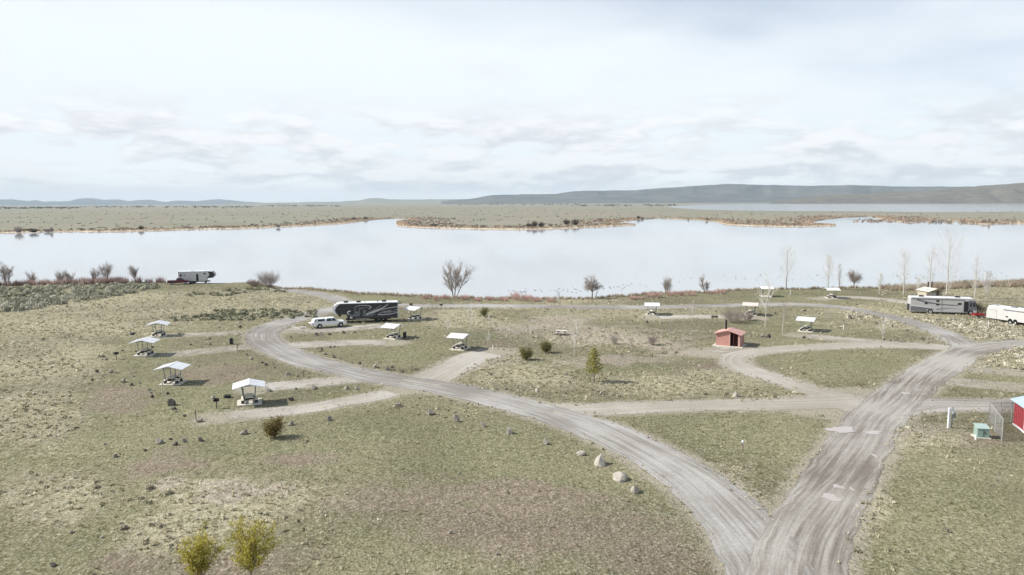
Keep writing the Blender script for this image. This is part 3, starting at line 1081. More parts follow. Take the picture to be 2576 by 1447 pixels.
def pickup(paint, length, canopy, label, pf, pr, tail_open=False):
    r = empty('pickup_truck', (0, 0, 0))
    L = length; h = L / 2; W = .97
    fx, rx = h - 1.0, -h + 1.25
    body = arch_profile(-h, h, .50, [rx, fx], .48, [(h, .85), (h - .04, 1.05), (h - .35, 1.16), (h - 1.55, 1.22), (h - 1.6, 1.26), (-h + .02, 1.26), (-h, 1.2)])
    MB().prism(body, -W, W).build('body', paint, r, bevel=.05)
    # cab
    c0, c1 = h - 1.35, -h + 2.35
    mb = MB()
    lo = 1.24; hi = 1.92
    bot = [(c1, -W + .03), (c0, -W + .03), (c0, W - .03), (c1, W - .03)]
    top = [(c1 + .25, -W + .2), (c0 - .85, -W + .2), (c0 - .85, W - .2), (c1 + .25, W - .2)]
    i = 0
    mb.v = [(x, y, lo) for x, y in bot] + [(x, y, hi) for x, y in top]
    mb.f = [(4, 5, 6, 7), (0, 1, 5, 4), (1, 2, 6, 5), (2, 3, 7, 6), (3, 0, 4, 7)]
    mb.build('cab', paint, r, bevel=.04)

    def onside(s, x0, x1, z0, z1, sl0=0, sl1=0):
        y0 = W - .03 - (z0 - lo) / (hi - lo) * .17 + .012; y1 = W - .03 - (z1 - lo) / (hi - lo) * .17 + .012
        return [(x0 + sl0, s * y0, z0), (x1 + sl1, s * y0, z0), (x1, s * y1, z1), (x0, s * y1, z1)]
    m = (c0 + c1) / 2
    for s in (-1, 1):
        MB().poly(onside(s, c1 + .32, m - .12, 1.30, 1.80, -.08, 0)).build('side_window', M_GLASS, r)
        MB().poly(onside(s, m - .02, c0 - .88, 1.30, 1.80, 0, .50)).build('side_window', M_GLASS, r)
        MB().box((c0 - .45, s * (W + .1), 1.38), (.1, .2, .22)).build('mirror', M_BLACK if paint is M_MAROON else paint, r)
        MB().box((h - .03, s * (W - .2), .98), (.1, .3, .2)).build('headlight', M_CHROME, r)
        MB().box((-h + .0, s * (W - .1), 1.05), (.08, .14, .32)).build('tail_light', M_RED, r)
    MB().poly([(c0 - .03, -W + .12, 1.29), (c0 - .03, W - .12, 1.29), (c0 - .80, W - .26, 1.88), (c0 - .80, -W + .26, 1.88)]).build('windscreen', M_GLASS, r).location.x = .03
    MB().box((h + .06, 0, .62), (.2, 1.9, .24)).build('front_bumper', M_CHROME, r, bevel=.03)
    MB().box((h + .015, 0, .95), (.06, 1.2, .26)).build('grille', M_BLACK, r)
    MB().box((-h - .08, 0, .62), (.2, 1.85, .2)).build('rear_bumper', M_CHROME, r, bevel=.03)
    if canopy:
        k0, k1 = -h + .12, c1 + .05
        mb = MB()
        mb.v = [(k0 - .05, -W + .05, 1.265), (k1, -W + .05, 1.265), (k1, W - .05, 1.265), (k0 - .05, W - .05, 1.265),
                (k0 + .25, -W + .2, 1.90), (k1, -W + .2, 1.90), (k1, W - .2, 1.90), (k0 + .25, W - .2, 1.90)]
        mb.f = [(4, 5, 6, 7), (0, 1, 5, 4), (1, 2, 6, 5), (2, 3, 7, 6), (3, 0, 4, 7)]
        cn = mb.build('canopy', paint, r, bevel=.05)
        for s in (-1, 1):
            y0, y1 = W - .05 - .03 + .025, W - .2 + .04
            MB().poly([(k0 + .75, s * y0, 1.40), (k1 - .2, s * y0, 1.40), (k1 - .2, s * y1, 1.76), (k0 + .8, s * y1, 1.76)]).build('canopy_window', M_GLASS, cn)
            MB().poly([(k0 + .22, s * y0, 1.42), (k0 + .52, s * y0, 1.42), (k0 + .52, s * y1, 1.72), (k0 + .36, s * y1, 1.72)]).build('canopy_window', M_GLASS, cn)
    else:
        MB().box(((-h + c1) / 2 + .05, 0, 1.275), (c1 + h - .2, 1.75, .04)).build('bed_cover', M_BLACK, r)
    if tail_open:
        MB().box((-h - .28, 0, 1.10), (.6, 1.6, .07)).build('tailgate', paint, r, bevel=.02)
    for x in (rx, fx):
        for s in (-1, 1):
            wheel(r, x, s * (W - .1), .42, .28, s)
    place(r, pf, pr, L, label, 'pickup')
    return r


def stripe(r, pts, s, y, material, name='stripe', d=.012):
    """flat piece a little proud of the side wall; s is the side it lies on"""
    mb = MB(); n = len(pts)
    yy = s * (y + d)
    mb.poly([(x, yy, z) for x, z in (pts if s < 0 else pts[::-1])])
    for k in range(n):
        a = pts[k]; b = pts[(k + 1) % n]
        mb.poly([(a[0], s * y, a[1]), (b[0], s * y, b[1]), (b[0], yy, b[1]), (a[0], yy, a[1])])
    return mb.build(name, material, r)


def ribbon(pts, w0, w1):
    """outline of a curved band through pts"""
    P = np.array(pts, float)
    Q, q = spline(P, .12)
    t = np.gradient(Q, axis=0); t /= np.linalg.norm(t, axis=1)[:, None] + 1e-9
    nrm = np.c_[-t[:, 1], t[:, 0]]
    w = np.linspace(w0, w1, len(Q))[:, None]
    up = Q + nrm * w / 2; dn = Q - nrm * w / 2
    return [tuple(p) for p in dn] + [tuple(p) for p in up[::-1]]


def ac_unit(r, x, z):
    a = MB().prism([(x - .45, z), (x + .5, z), (x + .38, z + .27), (x - .2, z + .30), (x - .4, z + .2)], -.38, .38).build('roof_air_conditioner', M_BLACK, r, bevel=.04)
    return a


# --- big black fifth-wheel trailer; local +x is its front
def big_trailer():
    r = empty('fifth_wheel_trailer', (0, 0, 0))
    L = 13.0; h = L / 2; W = 1.27; zt = 3.9
    side = [(-h, .72), (h - 3.1, .72), (h - 2.95, 1.0), (h - 2.7, 1.65), (h - .55, 1.72), (h - .12, 2.1), (h - .02, 2.6), (h - .22, 3.3), (h - .75, 3.75), (h - 1.3, zt - .06), (-h, zt - .06)]
    MB().prism(side, -W, W).build('body', M_CHAR, r, bevel=.04)
    MB().box((-.55, 0, zt - .0), (L - 1.3, 2.56, .13)).build('roof', M_WHITE, r, bevel=.04)
    MB().box((-h - .03, 0, 2.3), (.06, 2.50, 3.1)).build('rear_wall', M_LGREY, r, bevel=.02)
    for s in (-1, 1):
        MB().box((-h + .06, s * (W + .012), 2.3), (.16, .03, 3.1)).build('corner_trim', M_LGREY, r)
    # white nose cap with its curved edge
    cap = [(h - .55, 1.70), (h - .10, 2.08), (h + .03, 2.6), (h - .17, 3.32), (h - .72, 3.80), (h - 1.35, zt + .05), (h - 1.75, zt + .05), (h - 1.05, 3.55), (h - .62, 3.1), (h - .45, 2.5), (h - .6, 2.1), (h - .9, 1.70)]
    MB().prism(cap, -W - .02, W + .02).build('front_cap', M_WHITE, r)
    for s in (-1, 1):
        m = -s    # outlines are drawn for the right-hand side seen with the nose left
        f = lambda pts: [(h - x, z) for x, z in pts]
        y = W
        stripe(r, f(ribbon([(3.3, 1.62), (2.9, 1.9), (3.05, 2.25), (3.5, 2.35)], .10, .26)), s, y, M_WHITE)
        stripe(r, f(ribbon([(4.2, 3.1), (5.4, 3.42), (7.0, 3.38), (7.6, 3.0), (7.1, 2.7)], .05, .14)), s, y, M_LGREY)
        stripe(r, f(ribbon([(6.6, 1.6), (8.2, 2.2), (10.0, 2.9), (11.2, 3.75)], .28, .10)), s, y, M_LGREY)
        stripe(r, f(ribbon([(7.6, 1.75), (9.6, 2.45), (11.2, 2.8), (13.0, 3.0)], .12, .10)), s, y, M_LGREY)
        stripe(r, f(ribbon([(8.9, 1.5), (10.2, 1.45), (11.8, 1.6), (13.0, 1.85)], .16, .10)), s, y, M_LGREY)
        stripe(r, f(ribbon([(9.1, 1.5), (9.4, 1.85), (10.6, 2.05), (13.0, 2.45)], .08, .03)), s, y, M_SILVER)
        stripe(r, f(ribbon([(6.9, 2.0), (8.4, 2.6), (9.6, 3.4)], .05, .05)), s, y, M_SILVER)
        stripe(r, f([(9.7, 2.15), (12.8, 2.55), (12.8, 1.95), (10.2, 1.7)]), s, y, M_GREYP, 'grey_panel', .006)
        stripe(r, f([(3.2, 1.65), (8.6, 1.62), (7.6, 1.25), (3.4, 1.25)]), s, y, M_GREYP, 'grey_panel', .006)
        stripe(r, f([(4.3, 1.72), (6.4, 1.72), (6.9, 3.05), (4.3, 2.95)]), s, y, M_GREYP, 'grey_panel', .006)
        for (x0, x1, z0, z1) in ((4.5, 5.2, 2.25, 2.95), (6.0, 6.8, 2.45, 2.95), (1.6, 3.2, 2.5, 3.2), (11.6, 12.6, 2.15, 2.4)):
            w_ = stripe(r, f([(x0, z0), (x1, z0), (x1, z1), (x0, z1)]), s, y, M_GLASS, 'window', .02)
            stripe(w_, f([(x0 + .06, z0 + (z1 - z0) * .46), (x1 - .06, z0 + (z1 - z0) * .46), (x1 - .06, z0 + (z1 - z0) * .5), (x0 + .06, z0 + (z1 - z0) * .5)]), s, y + .02, M_GREYP, 'window_bar', .01)
        d = stripe(r, f([(5.35, .85), (5.95, .85), (5.95, 2.75), (5.35, 2.75)]), s, y, M_CHAR, 'door', .03)
        stripe(d, f([(5.42, 1.75), (5.5, 1.75), (5.5, 1.9), (5.42, 1.9)]), s, y + .03, M_CHROME, 'handle', .03)
        stripe(r, f([(3.35, .85), (3.85, .85), (3.85, 1.2), (3.35, 1.2)]), s, y, M_WHITE, 'hatch', .02)
        stripe(r, f([(4.5, .80), (7.2, .80), (7.2, .74), (4.5, .74)]), s, y, M_LGREY, 'skirt_trim', .02)
        for k in range(3):
            wheel(r, h - 8.6 - k * .92, s * (W - .18), .40, .26, s, dark=True)
        MB().box((h - 2.95, s * .95, .42), (.12, .12, .84)).build('landing_leg', M_BLACK, r)
        MB().box((-h + 3.0, s * (W + .04), 3.6), (7.5, .1, .12)).build('awning_roll', M_CHAR, r)
    for x in (2.6, 5.1, 10.2):
        ac_unit(r, h - x, zt + .06)
    MB().box((h - 6.4, .3, zt + .12), (.35, .35, .14)).build('roof_vent', M_LGREY, r)
    MB().box((h - 8.9, -.3, zt + .12), (.35, .35, .14)).build('roof_vent', M_CHAR, r)
    MB().box((-.5, 0, .62), (9.0, 1.9, .2)).build('chassis', M_BLACK, r)
    MB().box((h - 1.3, 0, 1.45), (.5, .5, .6)).build('hitch_pin_box', M_BLACK, r)
    place(r, (838, 811), (1003, 806), L, 'black fifth wheel camping trailer with grey swooshes and white roof', 'trailer')
    return r


big_trailer()
pickup(M_WHITE, 6.3, True, 'white pickup truck with white canopy beside the black trailer', (868, 820), (785, 826), tail_open=True)


# --- white fifth wheel on the far rise, nose to the right
def far_trailer():
    r = empty('fifth_wheel_trailer', (0, 0, 0))
    L = 10.4; h = L / 2; W = 1.24; zt = 3.7
    side = [(-h, .75), (h - 2.6, .75), (h - 2.3, 1.6), (h - .6, 1.7), (h - .05, 2.3), (h - .3, 3.1), (h - .75, 3.55), (h - 1.6, zt - .05), (-h, zt - .05)]
    MB().prism(side, -W, W).build('body', M_LGREY, r, bevel=.04)  # greyer than the roof: side shade put into the white body's colour
    cap = [(h - 2.3, 1.58), (h - .58, 1.68), (h - .0, 2.3), (h - .25, 3.12), (h - .72, 3.58), (h - 1.9, 3.5), (h - 1.45, 2.6)]
    MB().prism(cap, -W - .015, W + .015).build('front_cap', M_CHAR, r)
    MB().box((-.7, 0, zt), (L - 1.6, 2.5, .12)).build('roof', M_WHITE, r, bevel=.03)
    for s in (-1, 1):
        stripe(r, [(-h + .5, 2.2), (-h + 1.0, 2.2), (-h + 1.0, 3.0), (-h + .5, 3.0)], s, W, M_GLASS, 'window', .02)
        stripe(r, [(-h + 1.6, 2.3), (-h + 1.85, 2.3), (-h + 1.85, 2.9), (-h + 1.6, 2.9)], s, W, M_GREYP, 'window', .02)
        stripe(r, [(h - 3.2, 2.75), (h - 2.5, 2.75), (h - 2.5, 3.15), (h - 3.2, 3.15)], s, W, M_GLASS, 'window', .02)
        stripe(r, [(-.1, .8), (.55, .8), (.55, 2.9), (-.1, 2.9)], s, W, M_GLASS, 'doorway_shade', .02)  # flat dark plate painting the shade inside the open door
        stripe(r, ribbon([(h - 2.0, 2.0), (h - 3.4, 2.35), (h - 5.0, 2.5)], .10, .03), s, W, M_SILVER)
        stripe(r, [(-h, 3.35), (h - 1.9, 3.35), (h - 1.9, 3.42), (-h, 3.42)], s, W, M_SILVER)
        stripe(r, [(-h + .3, 1.5), (-.3, 1.5), (-.3, 1.56), (-h + .3, 1.56)], s, W, M_SILVER)
        for k in range(2):
            wheel(r, -.9 - k * .95, s * (W - .16), .40, .26, s, dark=True)
        MB().box((h - 2.9, s * .9, .4), (.3, .2, .8)).build('landing_leg', M_BLACK, r)
    MB().box((-.2, 0, .6), (7.4, 1.8, .25)).build('chassis', M_BLACK, r)
    MB().box((-1.3, 0, zt + .16), (.9, .8, .24)).build('roof_air_conditioner', M_WHITE, r, bevel=.04)
    MB().box((2.6, 0, zt + .14), (.5, .5, .18)).build('roof_vent', M_WHITE, r)
    place(r, (540, 712), (455, 713), L, 'white fifth wheel trailer with black nose on the far left rise', 'trailer')


far_trailer()
pickup(M_MAROON, 6.0, False, 'dark red pickup truck parked by the white trailer on the far rise', (474, 715), (424, 716.5))


# --- class A motorhome, nose to the right
def motorhome():
    r = empty('motorhome', (0, 0, 0))
    L = 12.6; h = L / 2; W = 1.27; zt = 3.45
    side = arch_profile(-h, h, .45, [-h + 3.9, h - 1.1], .55, [(h + .02, 1.1), (h - .12, 2.2), (h - .35, 3.0), (h - .7, zt - .05), (-h + .05, zt - .05), (-h, 3.2)])
    MB().prism(side, -W, W).build('body', mat('shaded_silver', (.50, .49, .48), .3, .06, .8, spec=.5), r, bevel=.05)  # silver greyed so that its colour carries the shade of the side
    MB().box((-.35, 0, zt + .0), (L - .9, 2.52, .13)).build('roof', M_WHITE, r, bevel=.04)
    for s in (-1, 1):
        stripe(r, [(-h + .02, .55), (-h + 3.2, .55), (-h + 3.2, .95), (-h + 4.8, .95), (-h + 2.6, 1.6), (-h + .02, 1.95)], s, W, M_GREYP, 'lower_panel', .008)
        stripe(r, ribbon([(-h + 1.2, 3.0), (-h + 3.4, 2.45), (-h + 6.0, 2.1), (-h + 8.6, 2.0)], .38, .1), s, W, M_GREYP)
        stripe(r, ribbon([(-h + .1, 1.75), (-h + 2.4, 1.5), (-h + 4.6, 1.25), (-h + 6.6, 1.25)], .34, .05), s, W, M_LGREY)
        stripe(r, ribbon([(-h + 3.4, 2.2), (-h + 5.4, 2.15), (-h + 7.4, 1.95), (-h + 9.2, 2.0)], .06, .16), s, W, M_GREYP)
        stripe(r, ribbon([(-h + 5.0, 1.0), (-h + 6.6, 1.25), (-h + 8.8, 1.3)], .22, .04), s, W, M_GREYP)
        stripe(r, [(-h + .1, 3.1), (h - 2.4, 3.1), (h - 2.4, 3.24), (-h + .1, 3.24)], s, W, M_GREYP, 'awning_roll', .05)
        stripe(r, [(h - 1.55, .95), (h + .01, 1.05), (h - .13, 2.2), (h - .36, 3.02), (h - 1.55, 3.1)], s, W, M_GREYP, 'front_panel', .006)
        for (x0, x1, z0, z1) in ((-h + 2.7, -h + 3.3, 2.05, 2.45), (-h + 4.9, -h + 5.5, 1.85, 2.2), (-h + 4.9, -h + 5.5, 2.6, 2.95), (h - 3.6, h - 2.9, 2.1, 2.5), (h - 1.35, h - .95, 1.75, 2.6), (h - .75, h - .4, 1.75, 2.6)):
            w_ = stripe(r, [(x0, z0), (x1, z0), (x1, z1), (x0, z1)], s, W, M_GLASS, 'window', .02)
        MB().box((-h + 6.0, s * (W + .02), 1.9), (.05, .03, 2.5)).build('panel_seam', M_GREYP, r)
        for x in (-h + 3.9, h - 1.1):
            wheel(r, x, s * (W - .16), .48, .3, s)
        MB().box((h - .2, s * (W + .12), 2.1), (.15, .22, .45)).build('mirror', M_BLACK, r)
    # flat black plate as the shaded inside of the open doorway, with its step
    d = stripe(r, [(h - 2.45, .65), (h - 1.6, .65), (h - 1.6, 2.85), (h - 2.45, 2.85)], -1, W, M_BLACK, 'doorway_shade', .03)
    MB().box((h - 2.0, -W - .25, .4), (.8, .5, .08)).build('step', M_BLACK, r)
    MB().poly([(h + .012, -1.1, 1.35), (h + .012, 1.1, 1.35), (h - .19, 1.1, 2.75), (h - .19, -1.1, 2.75)]).build('windscreen', M_GLASS, r).location.x = .05
    MB().box((-h - .06, 0, 1.2), (.14, 1.6, 1.3)).build('rear_grille', M_BLACK, r)
    for x in (-h + 2.3, h - 3.4):
        ac_unit(r, x, zt + .06)
    MB().box((-.6, .2, zt + .12), (.5, .5, .16)).build('roof_vent', M_WHITE, r)
    MB().box((1.6, -.2, zt + .12), (.9, .6, .18)).build('roof_vent', M_WHITE, r)
    place(r, (2446, 791), (2290, 786), L, 'silver and white motorhome with open door left of the white trailer', 'motorhome')


motorhome()


def travel_trailer():
    r = empty('travel_trailer', (0, 0, 0))
    L = 9.6; h = L / 2; W = 1.22; zt = 3.1
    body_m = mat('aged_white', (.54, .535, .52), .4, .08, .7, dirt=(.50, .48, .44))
    side = arch_profile(-h, h, .62, [-.9, .05], .43, [(h, 1.6), (h - .1, 2.6), (h - .4, zt - .05), (-h + .3, zt - .05), (-h, 2.7)])
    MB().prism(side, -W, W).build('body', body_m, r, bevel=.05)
    MB().box((0, 0, zt), (L - .7, 2.4, .1)).build('roof', M_WHITE, r, bevel=.03)
    for s in (-1, 1):
        stripe(r, [(h - 3.4, 2.6), (h - 8.0, 2.6), (h - 8.0, 2.75), (h - 3.4, 2.75)][::-1], s, W, M_GREYP, 'awning_roll', .06)
        w_ = stripe(r, [(h - 4.3, 1.25), (h - 3.85, 1.25), (h - 3.85, 1.5), (h - 4.3, 1.5)], s, W, M_GLASS, 'window', .02)
        stripe(r, [(h - 2.1, .75), (h - 2.05, .75), (h - 2.05, 2.4), (h - 2.1, 2.4)], s, W, M_GREYP, 'panel_seam', .01)
        stripe(r, [(h - .3, 2.35), (h - 2.1, 2.35), (h - 2.1, 2.4), (h - .3, 2.4)][::-1], s, W, M_GREYP, 'panel_seam', .01)
        stripe(r, [(-h + 1.0, 1.6), (-h + 2.2, 1.6), (-h + 2.2, 2.3), (-h + 1.0, 2.3)], s, W, M_GLASS, 'window', .02)
        for x in (-.9, .05):
            wheel(r, x, s * (W - .14), .36, .24, s)
    MB().box((0, 0, .52), (L - .8, 1.7, .22)).build('chassis', M_BLACK, r)
    MB().box((h + .55, 0, .5), (1.2, .12, .12)).build('tow_bar', M_BLACK, r)
    MB().box((h - 1.4, .2, zt + .1), (.4, .4, .14)).build('roof_vent', M_GREYP, r)
    MB().box((h - 4.6, 0, zt + .14), (.9, .7, .22)).build('roof_air_conditioner', M_GREYP, r, bevel=.04)
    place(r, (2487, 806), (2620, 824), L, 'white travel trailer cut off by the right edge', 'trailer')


travel_trailer()


def red_cart():
    r = empty('utility_trailer', (0, 0, 0))
    m = mat('red_enamel', (.42, .045, .045), .5, .12, 2)
    MB().box((0, 0, .48), (2.3, 1.3, .10)).build('bed', m, r)
    for s in (-1, 1):
        MB().box((0, s * .64, .62), (2.3, .05, .22)).build('side_rail', m, r)
        wheel(r, -.1, s * .74, .28, .18, s)
    MB().box((1.6, 0, .46), (1.0, .08, .08)).build('tow_bar', m, r)
    p = at(2462, 798)
    r.location = p; r.rotation_euler = (0, 0, RAD(170))
    tag(r, 'low red utility trailer in the grass between motorhome and white trailer', 'trailer')


red_cart()


# ------------------------------------------------------------------ buildings
def gable_roof(r, w, d, z0, z1, over, material, thick=.10, ribs=0):
    """ridge along y; w across, d along the ridge"""
    for s in (-1, 1):
        hw = w / 2 + over
        slope = (z1 - z0) / (w / 2)
        ze = z0 - slope * over
        y0, y1 = -d / 2 - over, d / 2 + over
        mb = MB()
        top = [(0, y0, z1), (s * hw, y0, ze), (s * hw, y1, ze), (0, y1, z1)]
        mb.v = [(x, y, z + thick) for x, y, z in top] + top
        mb.f = [(0, 1, 2, 3), (7, 6, 5, 4), (0, 4, 5, 1), (1, 5, 6, 2), (2, 6, 7, 3), (3, 7, 4, 0)]
        pn = mb.build('roof_panel', material, r)
        for k in range(ribs):
            y = y0 + (k + .5) * (y1 - y0) / ribs
            MB().tube((0, y, z1 + thick + .01), (s * hw, y, ze + thick + .01), .02, .02, 4).build('roof_rib', material, pn)


def toilet_hut():
    r = empty('toilet_hut', (0, 0, 0))
    w, d = 4.0, 3.0; z0, z1 = 2.15, 2.72
    t = .15
    # front gable at y=-d/2: wall panel, deep doorway, pier
    MB().prism([(-w / 2, 0), (.35, 0), (.35, z1 - .12), (0, z1 - .02), (-w / 2, z0)], -d / 2, -d / 2 + t).build('front_wall', M_PINK, r)
    MB().prism([(1.68, 0), (w / 2, 0), (w / 2, z0), (1.68, z0 + .07)], -d / 2, -d / 2 + .3).build('corner_pier', M_PINKR, r)
    MB().box((.29, -d / 2 - .01, 1.2), (.16, .04, 2.3)).build('door_jamb', M_PINKR, r)
    MB().box((1.02, -d / 2 + 1.1, 1.2), (1.32, .08, 2.4)).build('door', M_DARKIN, r)
    MB().box((.95, -d / 2 + .55, 1.2), (.05, 1.1, 2.4)).build('privacy_screen', M_DARKIN, r)
    MB().prism([(-w / 2, 0), (w / 2, 0), (w / 2, z0), (0, z1 - .02), (-w / 2, z0)], d / 2 - t, d / 2).build('back_wall', M_PINK, r)
    for s in (-1, 1):
        MB().box((s * (w / 2 - t / 2), 0, z0 / 2), (t, d - .04, z0)).build('side_wall', M_PINK, r)
    MB().box((w / 2 + .02, -.7, .25), (.04, .7, .3)).build('vent_grille', M_PINKR, r)
    MB().box((w / 2 + .02, .2, 1.75), (.04, 1.1, .3)).build('vent_grille', M_PINKR, r)
    gable_roof(r, w, d, z0, z1, .35, M_PINKR)
    MB().tube((-.9, .75, 2.4), (-.9, .75, 4.15), .17, .17, 10).build('vent_pipe', M_BLACK, r)
    MB().box((0, -.2, .02), (w + 1.0, d + .9, .12)).build('pad', M_CONC, r)
    p = at(1836, 868)
    r.location = p; r.rotation_euler = (0, 0, RAD(-30))
    tag(r, 'pink block toilet hut with gabled roof and black vent pipe', 'toilet hut')


toilet_hut()


def tan_toilet():
    r = empty('toilet_hut', (0, 0, 0))
    w, d = 3.9, 4.0; z0, z1 = 2.5, 3.1
    MB().box((-w / 2 + .5, -d / 2 + .9, z0 / 2), (1.0, .15, z0)).build('front_wall', M_TAN, r)
    MB().box((w / 2 - .3, -d / 2 + .9, z0 / 2), (.6, .15, z0)).build('front_wall', M_TAN, r)
    MB().box((.15, -d / 2 + 1.6, z0 / 2), (2.3, .12, z0)).build('recessed_wall', M_TAN, r)
    for x in (-.35, .65):
        MB().box((x, -d / 2 + 1.52, 1.02), (.8, .06, 2.0)).build('door', M_LGREY, r)
    MB().prism([(-w / 2, z0), (w / 2, z0), (0, z1 - .02)], -d / 2 + .9, -d / 2 + 1.05).build('gable', M_TAN, r)
    MB().prism([(-w / 2, 0), (w / 2, 0), (w / 2, z0), (0, z1 - .02), (-w / 2, z0)], d / 2 - .15, d / 2).build('back_wall', M_TAN, r)
    for s in (-1, 1):
        MB().box((s * (w / 2 - .075), .45, z0 / 2), (.15, d - 1.1, z0)).build('side_wall', M_TAN, r)
        MB().tube((.5 + s * .5, 1.0, 2.7), (.5 + s * .5, 1.0, 4.5), .15, .15, 8).build('vent_pipe', M_BLACK, r)
    gable_roof(r, w, d, z0, z1, .3, M_CONC)
    MB().box((0, -.2, .02), (w + .8, d + .8, .12)).build('pad', M_CONC, r)
    p = at(2340, 757)
    r.location = p; r.rotation_euler = (0, 0, RAD(8))
    tag(r, 'tan toilet hut with two vent pipes behind the motorhome', 'toilet hut')


tan_toilet()


def red_shed():
    r = empty('shed', (0, 0, 0))
    w, d = 4.6, 4.4; z0, z1 = 2.8, 3.5
    n = 11
    for s, nm in ((-1, 'front_wall'), (1, 'back_wall')):
        MB().prism([(-w / 2, .12), (w / 2, .12), (w / 2, z0), (0, z1 - .03), (-w / 2, z0)], s * d / 2 - .05, s * d / 2 + .05).build(nm, M_BARN, r)
    for s in (-1, 1):
        MB().box((s * (w / 2 - .05), 0, (z0 + .12) / 2), (.1, d - .12, z0 - .12)).build('side_wall', M_BARN, r)
    for k in range(n):
        x = -w / 2 + (k + .5) * w / n
        MB().box((x, -d / 2 - .065, 1.5), (.05, .03, 2.6)).build('batten', M_BARN, r)
    for k in range(9):
        y = -d / 2 + (k + .5) * d / 9
        MB().box((-w / 2 - .015, y, 1.5), (.03, .05, 2.6)).build('batten', M_BARN, r)
    dr = MB().box((-w / 2 - .035, -d / 2 + 1.0, 1.35), (.05, .95, 1.9)).build('door', M_WHITE, r)
    MB().box((-w / 2 - .075, -d / 2 + .62, 1.0), (.03, .08, .18)).build('handle', M_BLACK, dr)
    MB().box((-w / 2 - .03, 0, .10), (.06, d + .1, .2)).build('skirting', M_WHITE, r)
    MB().box((0, -d / 2 - .07, .10), (w + .1, .06, .2)).build('skirting', M_WHITE, r)
    gable_roof(r, w, d, z0, z1, .35, M_BLUER, .06, ribs=9)
    c = at(2590, 1100)
    a = RAD(-16)
    loc = Vector((c.x, c.y, 0)) - Matrix.Rotation(a, 3, 'Z') @ Vector((-w / 2, -d / 2, 0))
    r.location = (loc.x, loc.y, c.z); r.rotation_euler = (0, 0, a)
    tag(r, 'red shed with pale blue metal roof at the right edge', 'shed')


red_shed()


def chain_fence():
    A = at(2520, 1110); B = at(2487, 1064); C = at(2572, 1062)
    r = empty('chain_link_fence', A)
    H = 2.3

    def run(p, q, npost):
        p = p - A; q = q - A
        d = q - p
        for k in range(npost):
            t = p + d * (k / (npost - 1)) if npost > 1 else p
            MB().tube((t.x, t.y, t.z - .05), (t.x, t.y, t.z + H), .04, .04, 6).build('post', M_GALV, r)
        MB().tube((p.x, p.y, p.z + H - .03), (q.x, q.y, q.z + H - .03), .028, .028, 5).build('top_rail', M_GALV, r)
        L = Vector((d.x, d.y)).length
        mb = MB(); u = d.normalized(); nrm = Vector((-u.y, u.x, 0)) * .006; hh = H - .1; sp = .085; wv = .0085
        for sgn in (1, -1):
            k = -hh
            while k < L:
                s0, s1 = max(0.0, k), min(L, k + hh)
                if s1 > s0 + .02:
                    z0, z1 = s0 - k, s1 - k
                    if sgn < 0:
                        z0, z1 = hh - z0, hh - z1
                    a0 = p + u * s0 + Vector((0, 0, .05 + z0)) + nrm * sgn; a1 = p + u * s1 + Vector((0, 0, .05 + z1)) + nrm * sgn
                    off = Vector((0, 0, wv))
                    mb.poly([a0 - off, a1 - off, a1 + off, a0 + off])
                k += sp
        mb.build('wire_mesh', M_GALV, r)
    run(A, B, 3)
    run(B, C, 4)
    tag(r, 'grey chain link fence corner beside the red shed', 'fence')


chain_fence()


def transformer():
    r = empty('utility_cabinet', (0, 0, 0))
    MB().prism([(-.55, .1), (.55, .1), (.55, 1.02), (-.55, 1.02)], -.5, .5).build('cabinet', M_GREENB, r, bevel=.02)
    mb = MB()
    mb.v = [(-.6, -.54, 1.0), (.6, -.54, 1.0), (.6, .54, 1.22), (-.6, .54, 1.22), (-.6, -.54, 1.06), (.6, -.54, 1.06), (.6, .54, 1.29), (-.6, .54, 1.29)]
    mb.f = [(3, 2, 1, 0), (4, 5, 6, 7), (0, 1, 5, 4), (1, 2, 6, 5), (2, 3, 7, 6), (3, 0, 4, 7)]
    mb.build('lid', M_GREENL, r)
    MB().box((0, -.515, .58), (.02, .03, .85)).build('door_seam', M_BLACK, r)
    MB().box((.14, -.52, .62), (.06, .04, .16)).build('latch', M_BLACK, r)
    MB().box((0, 0, .05), (1.4, 1.3, .12)).build('pad', M_CONC, r)
    r.location = at(2468, 1100); r.rotation_euler = (0, 0, RAD(-12))
    tag(r, 'pale green steel utility cabinet left of the chain link fence', 'cabinet')


transformer()


def meter_post():
    r = empty('meter_post', (0, 0, 0))
    MB().box((-.22, 0, 1.1), (.2, .2, 2.2)).build('post', M_WHITE, r, bevel=.01)
    MB().tube((.12, 0, 0), (.12, 0, 2.3), .05, .05, 6).build('pipe', M_POST, r)
    MB().box((.12, -.08, 1.72), (.26, .18, .34)).build('meter_box', M_LGREY, r, bevel=.02)
    MB().box((.34, -.02, 1.4), (.18, .16, .5)).build('meter_box', M_POST, r, bevel=.02)
    MB().box((.05, 0, 1.95), (.75, .06, .08)).build('crossbar', M_WHITE, r)
    MB().box((.0, 0, .9), (.5, .05, .07)).build('crossbar', M_WHITE, r)
    r.location = at(2391, 1077)
    tag(r, 'white electric meter post standing in front of the fenced shed', 'post')


meter_post()


# ------------------------------------------------------------------ posts, grills, bins, signs
def bollard(px, py, h, label, material=None, rr=.06):
    p = at(px, py)
    r = empty('marker_post', p)
    MB().tube((0, 0, -.05), (0, 0, h), rr, rr * .95, 7).build('post', material or M_POSTP, r)
    MB().tube((0, 0, h), (0, 0, h + .03), rr * 1.02, rr * .5, 7).build('post_top', material or M_POSTP, r)
    tag(r, label, 'post')


